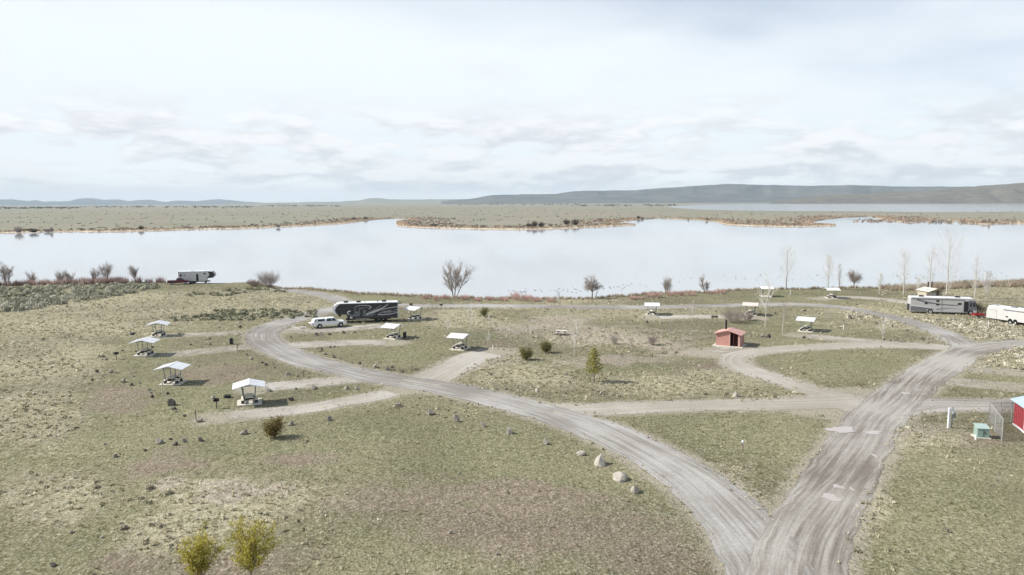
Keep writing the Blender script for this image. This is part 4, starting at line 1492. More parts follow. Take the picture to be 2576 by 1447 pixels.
for a in [(410, 997, 1.9, 'narrow tan post at the corner of the third shelter pad on the left'), (493, 1056, 1.1, 'pale post beside the dark boulder near the nearest shelter'),
          (597, 882, .95, 'timber site post at the start of the second left track'), (763, 948, .9, 'dark timber post beside the loop road in front of the spur'),
          (1444, 882, .0, ''), (1240, 880, .8, 'white post right of the central shelter with gravel spur'), (1037, 934, .8, 'dark stub post where the gravel spur meets the loop road'),
          (2122, 830, .95, 'white post right of the shelter beside the toilet hut'), (2142, 796, 1.3, 'pale post at the edge of the shore road right of the shelters'),
          (1609, 804, .7, 'pale stub post left of the shelter on the green strip'), (2486, 823, 1.2, 'white post in the dry grass below the white trailer'),
          (1033, 905, .9, 'thin tan stake in the lawn left of the gravel spur'), (1988, 742, 1.4, 'post with bright white top on the lakeside lawn'), (2454, 1107, .5, 'short white peg left of the green cabinet')]:
    if a[2]:
        bollard(a[0], a[1], a[2], a[3], {'white': M_WHITE, 'dark': M_WOOD, 'timber': M_WOOD}.get(next((k for k in ('white', 'dark', 'timber') if k in a[3][:7] or k in a[3]), ''), M_POSTP), .075)


def grill(px, py, label, rz=0):
    r = empty('pedestal_grill', at(px, py), rz)
    MB().tube((0, 0, -.05), (0, 0, .85), .05, .05, 7).build('pedestal', M_BLACK, r)
    mb = MB().box((0, 0, .86), (.6, .45, .03))
    for s in (-1, 1):
        mb.box((s * .29, 0, 1.0), (.02, .45, .27))
    mb.box((0, .22, 1.0), (.6, .02, .27))
    mb.build('fire_box', M_BLACK, r)
    mb = MB()
    for k in range(9):
        mb.box((-.26 + k * .065, -.02, 1.06), (.015, .42, .012))
    mb.build('grate', M_BLACK, r)
    tag(r, label, 'grill')


grill(545, 1027, 'black pedestal grill left of the nearest shelter', .3)
grill(293, 905, 'black pedestal grill left of the leftmost shelter', 1.0)
grill(1110, 778, 'black pedestal grill on the lawn behind the shelters near the black trailer', .6)


def fire_ring(px, py, label):
    r = empty('fire_ring', at(px, py))
    MB().tube((0, 0, -.05), (0, 0, .28), .42, .42, 14, cap=False).build('ring', M_BLACK, r)
    MB().tube((0, 0, -.04), (0, 0, .06), .40, .40, 14).build('ash', M_ROCKD, r)
    MB().box((0, -.15, .27), (.8, .35, .03)).build('grate', M_BLACK, r)
    tag(r, label, 'fire ring')


fire_ring(572, 1000, 'dark fire ring up the track from the nearest shelter')
fire_ring(334, 842, 'dark fire ring left of the farthest shelter on the left slope')


def bin_(px, py, label):
    r = empty('litter_bin', at(px, py))
    MB().tube((0, 0, 0), (0, 0, .95), .27, .30, 12).build('drum', M_BLACK, r)
    MB().tube((0, 0, .95), (0, 0, 1.05), .31, .22, 12).build('lid', M_BLACK, r)
    MB().tube((.38, 0, 0), (.38, 0, 1.25), .04, .04, 6).build('post', M_POSTP, r)
    tag(r, label, 'bin')


bin_(1018, 850, 'dark litter bin next to the shelter below the black trailer')
bin_(582, 866, 'dark litter bin among rocks beside the left bend of the loop road')


def hydrant(px, py):
    r = empty('water_tap', at(px, py))
    MB().tube((0, 0, 0), (0, 0, 1.0), .06, .06, 7).build('stand_pipe', M_WOOD, r)
    MB().lathe_y((0, 0, 1.12), [(.001, -.12), (.12, -.08), (.14, 0), (.12, .08), (.001, .12)], 10).build('head', M_WHITE, r)
    MB().tube((0, -.1, 1.0), (0, -.28, .92), .03, .03, 5).build('spout', M_POST, r)
    tag(r, 'water tap with white head in the green triangle between the roads', 'tap')


hydrant(1868, 1140)


def sign(px, py, label, h=1.7):
    r = empty('sign_board', at(px, py))
    for s in (-1, 1):
        MB().box((s * .5, 0, h / 2), (.09, .09, h)).build('post', M_WOOD, r)
    MB().box((0, -.05, h - .25), (1.3, .05, .45)).build('board', M_WOOD, r)
    tag(r, label, 'sign')


sign(1797, 815, 'dark wooden board on two posts behind the pink toilet hut')

# ------------------------------------------------------------------ puddles
M_PUD = water_material('muddy_water', (.44, .395, .365), .08, .01)


def puddle(px, py, wpx, hpx, label, seed):
    a = at(px - wpx / 2, py); b = at(px + wpx / 2, py); c = at(px, py - hpx / 2); d = at(px, py + hpx / 2)
    cx, cy = at(px, py)[:2]
    rx = (b - a).length / 2; ry = abs(c.y - d.y) / 2
    rng = random.Random(seed)
    ph = [rng.uniform(0, 6.3) for _ in range(4)]
    mb = MB(); pts = []
    for k in range(28):
        t = 2 * math.pi * k / 28
        q = 1 + .16 * math.sin(2 * t + ph[0]) + .14 * math.sin(3 * t + ph[1]) + .12 * math.sin(5 * t + ph[2]) + .07 * math.sin(9 * t + ph[3])
        x, y = cx + rx * q * math.cos(t), cy + ry * q * math.sin(t)
        pts.append((x, y, ground(x, y) + .034))
    z = max(p[2] for p in pts)
    o = mb.poly([(x, y, z) for x, y, _ in pts]).build('puddle', M_PUD)
    kind(o, 'structure', label)


puddle(2117, 1082, 62, 17, 'largest muddy puddle on the main road', 1)
puddle(2196, 1089, 42, 9, 'long thin puddle right of the largest puddle', 2)
puddle(2105, 1224, 17, 11, 'small round puddle on the near main road', 3)
puddle(2118, 1227, 8, 9, 'tiny puddle beside the small round one', 4)
puddle(2090, 1252, 40, 19, 'nearest ragged puddle on the main road', 5)
puddle(2143, 1231, 9, 9, 'tiny puddle near the right edge of the main road', 6)
puddle(2200, 1147, 8, 12, 'narrow puddle in a rut of the main road', 7)
puddle(749, 825, 36, 7, 'pale puddle beside the loop road left of the white pickup', 8)
puddle(2278, 990, 20, 4, 'thin puddle in a rut of the upper main road', 9)

# ------------------------------------------------------------------ rocks
# spots in the picture with a size in pixels, by the place they lie in
def zc(x0, y0, lst):
    return [((x0 + x * .3494) / 1.3377, (y0 + y * .3494) / 1.3377, s * .2612) for x, y, s in lst]


ROCKS = [
    ('beside the near edge of the curving loop road', zc(1700, 1436, [(40, 55, 90), (390, 160, 80), (720, 265, 70), (915, 345, 110), (1125, 495, 110), (1245, 625, 100)])
     + zc(850, 940, [(1415, 1215, 55), (1710, 1295, 70), (1960, 1360, 65), (2220, 1415, 45)])),
    ('on the slope below the nearest shelter', zc(850, 940, [(740, 1345, 90), (365, 1400, 65), (1110, 1272, 28)]) + zc(0, 1436, [(2350, 65, 75), (1940, 135, 60), (1775, 140, 55), (1685, 168, 55), (1550, 148, 75), (1640, 122, 45)])),
    ('on the grass at the far lower left', zc(0, 1436, [(1400, 232, 40), (1100, 282, 80), (1155, 265, 30), (690, 1020, 45), (1015, 172, 16), (985, 1065, 40), (520, 1330, 60)])),
    ('around the track of the nearest shelter', zc(850, 940, [(165, 1075, 55), (420, 1058, 25), (585, 1048, 65), (380, 1158, 70), (905, 1050, 55), (860, 1030, 35), (1005, 1055, 48)]) + zc(0, 940, [(2050, 1140, 48)])),
    ('in the string below the third left shelter', zc(0, 940, [(1190, 985, 60), (1270, 1018, 55), (1345, 1000, 38), (1435, 1068, 42), (1450, 1092, 28), (1470, 1132, 55), (1610, 1102, 55), (1645, 1205, 90), (1700, 1275, 38), (1670, 1245, 52), (1775, 1318, 42), (1935, 1362, 75)])),
    ('on the left slope by the leftmost shelters', zc(0, 940, [(600, 862, 25), (935, 890, 55), (1075, 890, 45), (890, 972, 28), (1180, 688, 25), (1255, 697, 20), (1310, 695, 36), (1470, 655, 25), (1025, 775, 38), (985, 772, 20), (1090, 773, 20), (960, 745, 40)])),
    ('inside the left bend of the loop road', zc(0, 940, [(2420, 765, 52), (2560, 825, 48), (2520, 805, 28), (2380, 728, 25), (2165, 818, 28), (1920, 836, 25), (2020, 625, 32), (2020, 575, 24), (1840, 633, 25), (1650, 642, 20), (2310, 690, 20), (2340, 693, 20)])
     + zc(850, 940, [(335, 915, 55), (95, 802, 30), (215, 853, 28), (435, 934, 28)])),
    ('above the farthest left shelter track', zc(0, 940, [(2110, 463, 28), (2315, 460, 32), (1810, 468, 20)])),
    ('on the bank below the white pickup', zc(850, 940, [(370, 558, 25), (610, 535, 38), (660, 532, 46), (740, 530, 38), (880, 516, 38), (980, 513, 28), (500, 543, 15)])),
    ('between the loop road and the white pickup shelters', zc(850, 940, [(750, 656, 34), (790, 650, 28), (660, 672, 44), (700, 720, 34), (785, 752, 44), (630, 665, 20), (1030, 810, 34), (960, 808, 20), (850, 768, 25), (1100, 843, 25), (1180, 848, 52), (1300, 868, 52), (1440, 890, 46), (1360, 875, 34)])),
    ('scattered round the central shelter', zc(850, 940, [(1560, 490, 38), (1560, 540, 30), (2115, 611, 25), (2415, 678, 25), (2365, 668, 25), (1750, 719, 28), (1790, 718, 20), (2370, 778, 20), (2300, 920, 28), (2440, 1055, 46), (2480, 1064, 28), (2330, 812, 20), (1855, 463, 18)])),
    ('in the open field round the small pine', zc(1700, 940, [(305, 1080, 48), (455, 888, 25), (580, 912, 50), (495, 1093, 25), (585, 1098, 20), (925, 1104, 38), (1700, 1119, 33), (1640, 709, 28)])),
    ('along the far edge of the link road', zc(1700, 940, [(1740, 914, 25), (1790, 934, 28), (1830, 930, 25), (1945, 919, 32), (2100, 938, 60), (2180, 981, 38), (2270, 1023, 28), (2320, 1021, 20), (2425, 1061, 33), (2220, 1120, 74), (2060, 900, 30)])),
    ('in the heap right of the pink toilet hut', zc(1700, 940, [(2450, 549, 28), (2480, 546, 52), (2530, 556, 54), (2360, 547, 25)]) + zc(2546, 940, [(45, 551, 52), (110, 556, 54), (455, 563, 46)])),
    ('on the lawn round the shore-strip shelter', zc(1700, 940, [(1965, 448, 25), (1225, 402, 25), (1255, 361, 25), (1365, 416, 28), (1500, 426, 36), (2030, 305, 28)])),
    ('lining the right-hand side of the shore road', zc(2546, 940, [(460, 304, 33), (595, 329, 33), (905, 376, 52), (1015, 409, 36), (1155, 424, 30), (1300, 451, 54), (1450, 494, 30), (1490, 506, 46), (1600, 580, 38), (1640, 606, 33), (1390, 597, 54), (1290, 594, 30), (1230, 584, 20), (800, 468, 25), (910, 519, 28), (150, 268, 25), (180, 328, 28), (1295, 693, 25), (965, 243, 25)])),
    ('on the bare brown ground at the bottom', zc(850, 1436, [(1905, 1026, 48), (2355, 1226, 48), (1990, 449, 25), (2460, 640, 25)]) + zc(1700, 1436, [(1190, 724, 36), (1370, 104, 36)])),
]


def rock_mesh(seed):
    import bmesh
    rng = random.Random(seed)
    bm = bmesh.new()
    bmesh.ops.create_icosphere(bm, subdivisions=2, radius=1.0)
    cuts = []
    for _ in range(11):
        n = Vector((rng.gauss(0, 1), rng.gauss(0, 1), rng.gauss(.2, .8))).normalized()
        cuts.append((n, rng.uniform(.30, .66)))
    sx, sy, szz = rng.uniform(.8, 1.15), rng.uniform(.7, 1.0), rng.uniform(.8, 1.15)
    for v in bm.verts:
        p = v.co.copy()
        for n, d in cuts:
            q = p.dot(n)
            if q > d:
                p -= n * (q - d) * .98
        p *= 1 + rng.uniform(-.04, .04)
        v.co = Vector((p.x * sx, p.y * sy, p.z * szz))
    me = bpy.data.meshes.new('boulder')
    bm.to_mesh(me); bm.free()
    return me


ROCK_MESH = []
for k in range(10):
    for m_ in (M_ROCK, M_ROCKD, M_ROCKP):
        me = rock_mesh(100 + k)
        me.materials.append(m_)
        ROCK_MESH.append(me)
rng = random.Random(7)
for where, lst in ROCKS:
    lst = sorted(lst, key=lambda q: q[0])
    for i, (px, py, s) in enumerate(lst):
        p = at(px, py + s * .12)
        w = max(.3, s / ppm(px, py)) * 1.35
        tone = rng.choice((0, 0, 1, 1, 2)) if s > 9 else rng.choice((0, 1, 1))
        if where.startswith('beside the near edge'):
            tone = rng.choice((0, 2, 2)); w *= 1.3
        me = ROCK_MESH[rng.randrange(10) * 3 + tone]
        o = bpy.data.objects.new('boulder', me)
        COL.objects.link(o)
        f = w / 2
        o.scale = (f * rng.uniform(.9, 1.1), f * rng.uniform(.8, 1.0), f * rng.uniform(.8, 1.1))
        o.rotation_euler = (rng.uniform(-.3, .3), rng.uniform(-.3, .3), rng.uniform(0, 6.3))
        o.location = (p.x, p.y, p.z + f * .28)
        tn = ('grey', 'dark', 'pale')[tone]
        sz = 'big ' if w > .85 else ('small ' if w < .45 else '')
        tag(o, '%s%s boulder, %s from the left %s' % (sz, tn, ORD[i] if i < len(ORD) else 'last', where), 'boulder', 'boulders ' + where)


# ------------------------------------------------------------------ branching plants
class Twigs:
    def __init__(self):
        self.s = []

    def add(self, p0, p1, r0, r1):
        self.s.append((*p0, *p1, r0, r1))

    def mesh(self, name, material, parent, n=3):
        if not self.s:
            return None
        S = np.array(self.s); m = len(S)
        a = S[:, :3]; b = S[:, 3:6]
        d = b - a; L = np.linalg.norm(d, axis=1)[:, None] + 1e-9; d = d / L
        ref = np.where(np.abs(d[:, 2:3]) > .9, np.array([[1.0, 0, 0]]), np.array([[0, 0, 1.0]]))
        u = np.cross(d, ref); u /= np.linalg.norm(u, axis=1)[:, None] + 1e-9
        v = np.cross(d, u)
        V = np.zeros((m, 2 * n, 3))
        for k in range(n):
            t = 2 * math.pi * k / n
            o = u * math.cos(t) + v * math.sin(t)
            V[:, k] = a + o * S[:, 6:7]; V[:, n + k] = b + o * S[:, 7:8]
        base = (np.arange(m) * 2 * n)[:, None, None]
        F = np.array([[k, (k + 1) % n, n + (k + 1) % n, n + k] for k in range(n)])[None] + base
        return np_mesh(name, V.reshape(-1, 3), F.reshape(-1, 4), material, parent)


def grow(tw, rng, p, d, L, r, depth, maxd, spread, up, kids, trunk=None, wob=.12):
    """a limb that bends, thins and forks"""
    n = 4 if depth == 0 else 3
    dst = trunk if (depth == 0 and trunk is not None) else tw
    q = Vector(p); d = Vector(d).normalized()
    for k in range(n):
        d2 = (d + Vector((rng.gauss(0, wob), rng.gauss(0, wob), rng.gauss(0, wob) + up * .10))).normalized()
        e = q + d2 * (L / n)
        r1 = r * (1 - .18 * (k + 1) / n * 1.6)
        dst.add(q, e, r * (1 - .28 * k / n), r1)
        if depth < maxd:
            for _ in range(kids[depth] if k > 0 or depth > 0 else 0):
                t = rng.random()
                s = q.lerp(e, t)
                az = rng.uniform(0, 2 * math.pi)
                a = d2.orthogonal().normalized(); b = d2.cross(a)
                side = a * math.cos(az) + b * math.sin(az)
                nd = (d2 * (1 - spread) + side * spread + Vector((0, 0, up * .35))).normalized()
                grow(tw, rng, s, nd, L * rng.uniform(.38, .62) * (1 - .12 * k), r * .42, depth + 1, maxd, spread, up, kids, None, wob * 1.2)
        q = e; d = d2


def bare_tree(name, px, py, top, wpx, style, label, cat='tree', bark=None, twig=None, seed=0, group=None):
    p = at(px, py) if not (isinstance(px, Vector)) else px
    sc = ppm(px, py)
    h = (py - top) / sc / math.cos(PITCH)
    w = wpx / sc
    rng = random.Random(seed * 31 + 5)
    r = empty(name, (p.x, p.y, ground(p.x, p.y) - .05), 0, label, cat, group)
    tr, tw = Twigs(), Twigs()
    if style == 'vase':
        n = 5
        for k in range(n):
            az = 2 * math.pi * k / n + rng.uniform(-.4, .4)
            ln = rng.uniform(.18, .42) * min(1.3, w / h)
            d = Vector((math.cos(az) * ln, math.sin(az) * ln, 1))
            grow(tw, rng, (math.cos(az) * .12, math.sin(az) * .12, 0), d, h * rng.uniform(.72, .92), max(.06, h * .012), 0, 3, .55, .9, (4, 3, 2), tr, .09)
    elif style == 'round':
        tr.add((0, 0, 0), (0, 0, h * .28), h * .028, h * .02)
        for k in range(9):
            az = 2 * math.pi * k / 9 + rng.uniform(-.4, .4)
            ln = rng.uniform(.15, .95) * w / h
            d = Vector((math.cos(az) * ln * 1.5, math.sin(az) * ln * 1.5, 1))
            grow(tw, rng, (0, 0, h * rng.uniform(.18, .28)), d, h * rng.uniform(.62, .74) * (1 - .45 * ln / (.95 * w / h)), h * .011, 0, 3, .75, .1, (4, 3, 2), tr, .12)
    elif style == 'poplar':
        q = Vector((0, 0, 0)); N = 9
        for k in range(N):
            e = Vector((rng.gauss(0, .06), rng.gauss(0, .06), h * (k + 1) / N))
            tr.add(q, e, h * .012 * (1 - k / N) + .02, h * .012 * (1 - (k + 1) / N) + .015)
            z = (k + 1) / N
            if k >= 1:
                for _ in range(5):
                    az = rng.uniform(0, 2 * math.pi)
                    s = q.lerp(e, rng.random())
                    prof = math.sin(math.pi * min(.97, .12 + z * .78)) ** .8
                    ln = w * .62 * prof / .5
                    d = Vector((math.cos(az) * .62, math.sin(az) * .62, 1))
                    grow(tw, rng, s, d, min(ln, h * .42), .019, 1, 3, .45, .9, (0, 2, 2), None, .12)
            q = e
    elif style == 'lean':
        grow(tw, rng, (0, 0, 0), (-.28, 0, 1), h * .95, h * .025, 0, 3, .5, .7, (4, 3, 3), tr, .08)
        grow(tw, rng, (.05, 0, .3), (.45, .1, 1), h * .6, h * .018, 0, 3, .5, .7, (4, 3, 3), tr, .10)
    elif style == 'sapling':
        grow(tw, rng, (0, 0, 0), (.02, 0, 1), h, max(.05, h * .012), 0, 2, .5, .7, (3, 3), tr, .04)
    else:   # bush
        n = int((12 + 7 * w) * (1.7 if 'dense' in label else 1))
        for k in range(n):
            az = rng.uniform(0, 2 * math.pi)
            ln = rng.random() ** .6 * w / h * .75
            d = Vector((math.cos(az) * ln, math.sin(az) * ln, 1))
            grow(tw, rng, (math.cos(az) * .15 * w * rng.random(), math.sin(az) * .15 * w * rng.random(), 0), d, h * rng.uniform(.6, .95), .022, 0, 2, .5, .5, (3, 2), tr, .10)
    tr.mesh('trunk' if style != 'bush' else 'stems', bark or M_BARKG, r, 5 if style != 'bush' else 3)
    tw.mesh('branches', twig or M_TWIG, r, 3)
    return r


G1 = 'bare trees along the near shore'
BT = [
    (1143, 746, 655, 82, 'vase', 'largest bare vase-shaped willow tree on the shore at the centre'),
    (1490, 752, 685, 52, 'round', 'thin bare tree with crooked limbs on the shore right of centre'),
    (1678, 735, 690, 42, 'vase', 'bare fan-shaped tree above pink willow shrubs on the shore'),
    (1776, 732, 690, 26, 'lean', 'small bare tree leaning left on the shore'),
    (340, 711, 668, 46, 'vase', 'bare vase-shaped tree on the left shore standing alone'),
    (2148, 722, 664, 46, 'round', 'bare round-crowned tree on the lakeside lawn'),
    (18, 718, 662, 40, 'vase', 'bare tree in the left thicket nearest the left edge'),
    (82, 714, 672, 26, 'vase', 'second bare tree from the left in the shore thicket'),
    (150, 712, 664, 34, 'vase', 'third bare tree from the left in the shore thicket'),
    (174, 712, 668, 24, 'vase', 'fourth bare tree from the left in the shore thicket'),
    (238, 711, 672, 26, 'vase', 'fifth bare tree from the left in the shore thicket'),
    (268, 711, 662, 36, 'vase', 'sixth and tallest bare tree at the right end of the left thicket'),
]
for i, (px, py, tp, w, st, lb) in enumerate(BT):
    bare_tree('bare_tree', px, py, tp, w, st, lb, 'tree', seed=i + 1, group=G1)
PT = [
    (1978, 727, 628, 34, 'pale bare poplar with dark trunk base left of the lakeside shelter'),
    (2083, 728, 652, 30, 'faint pale poplar directly behind the lakeside shelter'),
    (2111, 728, 664, 12, 'very thin bare poplar right of the lakeside shelter'),
    (2272, 742, 645, 44, 'faint pale poplar left of the tan toilet hut'),
    (2380, 757, 598, 66, 'tallest pale poplar behind the motorhome'),
    (2338, 745, 628, 28, 'slim pale poplar just left of the tallest one'),
    (2452, 752, 646, 20, 'thin bare poplar at right beyond the motorhome nose'),
    (2212, 740, 690, 14, 'short thin poplar between lakeside shelter and motorhome'),
    (2310, 752, 700, 14, 'short thin poplar behind the rear of the motorhome'),
    (2480, 752, 690, 24, 'short pale poplar near the right edge of the shore'),
]
for i, (px, py, tp, w, lb) in enumerate(PT):
    bare_tree('poplar_tree', px, py, tp, w, 'poplar', lb, 'tree', M_BARKG if i in (0, 2) else M_BARKP, M_TWIGP, seed=40 + i, group='pale poplars on the right shore')
ST = [
    (1090, 828, 770, 22, 'pale bare sapling right of the shelter behind the black trailer'), (1180, 832, 775, 22, 'pale bare sapling left of the round juniper'),
    (1125, 838, 806, 16, 'short bare sapling above the central shelter'), (1408, 800, 744, 24, 'pale bare sapling standing alone in the middle of the field'),
    (1445, 895, 820, 34, 'bare sapling right of the lone picnic table'), (1334, 850, 826, 14, 'low bare sapling left of the lone picnic table'),
    (1588, 884, 850, 20, 'thin bare sapling in the field left of the toilet hut'), (1740, 812, 765, 30, 'pale bare sapling right of the shore-strip shelter'),
    (1925, 822, 716, 34, 'tall pale sapling between toilet hut and lakeside road'), (1968, 842, 770, 30, 'pale sapling left of the shelter beside the toilet hut'),
    (1230, 815, 797, 14, 'tiny bare sapling below the round juniper'), (1227, 872, 838, 26, 'spreading bare sapling left of the central shelter'),
    (1686, 858, 815, 32, 'spreading pale sapling left of the pink toilet hut'), (2221, 858, 805, 30, 'faint bare sapling by the rocks of the right loop'),
    (1500, 752, 733, 12, 'dark stub sapling on the shore below the thin tree'),
]
for i, (px, py, tp, w, lb) in enumerate(ST):
    bare_tree('sapling', px, py, tp, w, 'sapling', lb, 'tree', M_BARKP, M_TWIGP if i % 3 else M_TWIG, seed=70 + i, group='bare saplings in the campground')
BS = [
    (676, 723, 681, 46, M_TWIG, 'dense round bare bush on the left shore beside the pale track'), (640, 720, 700, 46, M_TWIG, 'low bare bush at the left foot of the dense round bush'),
    (1845, 812, 770, 68, M_TWIG, 'big bare grey bush behind the pink toilet hut'), (2463, 790, 758, 38, M_TWIGD, 'dark round bare bush between motorhome and white trailer'),
    (1880, 806, 782, 40, M_TWIG, 'bare bush in front of the half hidden shelter'), (1640, 868, 842, 26, M_TWIG, 'low bare bush in the field left of the toilet hut'),
    (1545, 866, 840, 26, mat('faded_twigs', (.50, .45, .40), .95, .2, 2.0), 'low pale bush near the middle of the field'),
]
for i, (px, py, tp, w, m_, lb) in enumerate(BS):
    bare_tree('bare_bush', px, py, tp, w, 'bush', lb, 'bush', m_, m_, seed=90 + i)
WS = [1072, 1098, 1120, 1168, 1200, 1232, 1268, 1300, 1325, 1350, 1385, 1590, 1612, 1634, 1656, 1690, 1715, 1738, 1790, 1812]
rng = random.Random(3)
for i, px in enumerate(WS):
    py = float(np.interp(px, [q[0] for q in _edge_px], [q[1] for q in _edge_px])) + rng.uniform(3, 8)
    hh = rng.uniform(9, 15) + (10 if px in (1300, 1325) else 0) + (5 if px in (1690, 1656) else 0)
    bare_tree('willow_shrub', px, py, py - hh, rng.uniform(26, 36), 'bush', '%s pink willow shrub from the left along the shore line' % (ORD[i] if i < 20 else 'last'), 'shrub', M_TWIGR, M_TWIGR, seed=120 + i, group='pink willow shrubs along the shore')


# ------------------------------------------------------------------ leafy plants
def leaf_cloud(name, centers, normals_r, size, cols, parent, rng_seed, flat=.0):
    """small two-triangle leaves at the given spots"""
    R = np.random.default_rng(rng_seed)
    C = np.asarray(centers); n = len(C)
    a = R.normal(size=(n, 3)); a /= np.linalg.norm(a, axis=1)[:, None]
    b = R.normal(size=(n, 3)); b -= a * (a * b).sum(1)[:, None]; b /= np.linalg.norm(b, axis=1)[:, None]
    s = size * R.uniform(.6, 1.3, size=(n, 1))
    V = np.stack([C - a * s, C + b * s * .45, C + a * s, C - b * s * .45], 1)
    F = np.arange(n * 4).reshape(n, 4)
    k = R.integers(0, len(cols), n)
    col = np.array(cols)[k] * R.uniform(.75, 1.25, size=(n, 1))
    return np_mesh(name, V.reshape(-1, 3), F, M_LEAF, parent, tint=np.repeat(col, 4, axis=0))


def juniper(px, py, top, wpx, label, cols, seed, dens=2600):
    p = at(px, py); sc = ppm(px, py)
    h = (py - top) / sc * 1.03; w = wpx / sc
    r = empty('juniper_bush', p, 0, label, 'bush', 'round juniper bushes')
    R = np.random.default_rng(seed)
    tr = Twigs(); rg = random.Random(seed)
    pts = []
    for k in range(26):
        az = rg.uniform(0, 6.28); rr = math.sqrt(rg.random()) * .8
        zt_ = h * rg.uniform(.45, .97) * (1 - .35 * rr ** 2)
        tip = np.array([math.cos(az) * rr * w / 2, math.sin(az) * rr * w / 2, zt_])
        tr.add((0, 0, 0), tuple(tip * (.55, .55, .6)), .05, .03)
        tr.add(tuple(tip * (.55, .55, .6)), tuple(tip), .03, .01)
        m_ = dens // 26
        t = R.uniform(.35, 1.05, size=(m_, 1))
        pts.append(tip * np.c_[t ** .6, t ** .6, t] + R.normal(size=(m_, 3)) * np.array([.13 * w, .13 * w, .10 * h]) * .8)
    P = np.concatenate(pts); P[:, 2] = np.abs(P[:, 2]) + .05
    tr.mesh('stems', M_BARKG, r, 4)
    leaf_cloud('foliage', P, None, .085, cols, r, seed)
    return r


J_OL = [(.17, .16, .04), (.21, .20, .07), (.09, .09, .028), (.27, .25, .10)]
J_BR = [(.17, .13, .035), (.23, .18, .06), (.10, .08, .025), (.28, .22, .10)]
juniper(690, 1101, 1044, 52, 'brownish olive round juniper bush right of the nearest shelter', J_BR, 1, 3600)
juniper(1323, 906, 870, 36, 'olive round juniper bush, left one of the pair in the field', J_OL, 2)
juniper(1373, 888, 855, 32, 'olive round juniper bush, right one of the pair in the field', J_OL, 3)
juniper(1218, 797, 770, 27, 'dark olive juniper bush on the far lawn left of the field', J_OL, 4, 1800)
juniper(1033, 769, 762, 10, 'tiny dark bush on the lawn just behind the black trailer roof', J_BR, 5, 500)


def pine(px, py, top, wpx):
    p = at(px, py); sc = ppm(px, py)
    h = (py - top) / sc * 1.03; w = wpx / sc
    r = empty('pine_tree', p, 0, 'small yellow-green conical pine tree standing alone in the field', 'tree')
    rg = random.Random(4); R = np.random.default_rng(4)
    tr, br = Twigs(), Twigs()
    tr.add((0, 0, 0), (0, 0, h * .55), .11, .07); tr.add((0, 0, h * .55), (.03, 0, h), .07, .015)
    pts = []
    z = h * .24
    while z < h * .985:
        t = (z / h - .24) / .76
        L = w / 2 * (1 - t) ** .85 * rg.uniform(.85, 1.12) + .08
        n = 6 if t < .7 else 4
        off = rg.uniform(0, 6.28)
        for k in range(n):
            az = off + 6.283 * k / n + rg.uniform(-.25, .25)
            l = L * rg.uniform(.75, 1.1)
            tip = np.array([math.cos(az) * l, math.sin(az) * l, z + l * .42])
            br.add((0, 0, z), tuple(tip), .03, .008)
            m_ = int(50 * (.4 + l / (w / 2)))
            s = R.uniform(.25, 1.03, size=(m_, 1))
            pts.append(np.array([0, 0, z]) + (tip - np.array([0, 0, z])) * s + R.normal(size=(m_, 3)) * (.085, .085, .055))
        z += h * .075
    tr.mesh('trunk', M_BARKG, r, 6); br.mesh('branches', M_BARKG, r, 3)
    leaf_cloud('foliage', np.concatenate(pts), None, .10, [(.33, .315, .065), (.43, .40, .11), (.21, .205, .045), (.50, .46, .17)], r, 8)


pine(1494, 961, 872, 52)


def leafy_tree(px, py, h, w, label, seed):
    p = at(px, py)
    r = empty('young_willow', p, 0, label, 'tree', 'yellow-green young trees at the bottom')
    rg = random.Random(seed); R = np.random.default_rng(seed)
    tr, tw = Twigs(), Twigs()
    tips = []
    tr.add((0, 0, 0), (.03, .02, h * .30), .10, .08)
    base = Vector((.03, .02, h * .30))
    for k in range(9):
        az = 6.283 * k / 9 + rg.uniform(-.4, .4)
        sp = rg.uniform(.2, 1.1) if k else 0.02
        d = Vector((math.cos(az) * sp, math.sin(az) * sp, 1)).normalized()
        q = base.copy(); L = h * .68 * (1 - .35 * sp)
        for j in range(6):
            d = (d + Vector((rg.gauss(0, .10), rg.gauss(0, .10), .06))).normalized()
            e = q + d * L / 6
            tr.add(q, e, .055 * (1 - j / 6.5), .055 * (1 - (j + 1) / 6.5))
            for _ in range(4):
                a2 = rg.uniform(0, 6.28)
                nd = (d * .5 + Vector((math.cos(a2), math.sin(a2), .25)) * .7).normalized()
                ll = rg.uniform(.25, .62) * w / 3
                t = q.lerp(e, rg.random()); u = t + nd * ll
                tw.add(t, u, .013, .005)
                if j > 0:
                    tips.append((np.array(t), np.array(u)))
            q = e
    pts = []
    for a, b in tips:
        m_ = R.integers(20, 58) if R.random() > .15 else 4
        s = R.uniform(.35, 1.15, size=(m_, 1))
        pts.append(a + (b - a) * s + R.normal(size=(m_, 3)) * .10)
    tr.mesh('trunk', mat('tan_bark', (.33, .25, .17), .9, .2, 4), r, 5)
    tw.mesh('branches', mat('tan_bark', (.33, .25, .17)), r, 3)
    leaf_cloud('foliage', np.concatenate(pts), None, .065, [(.42, .37, .055), (.52, .47, .09), (.29, .255, .035), (.56, .51, .18)], r, seed + 3)


leafy_tree(508, 1500, 4.1, 4.3, 'yellow-green young tree at the bottom edge, left one of the pair', 11)
leafy_tree(632, 1495, 4.8, 4.4, 'taller yellow-green young tree at the bottom edge, right one of the pair', 12)


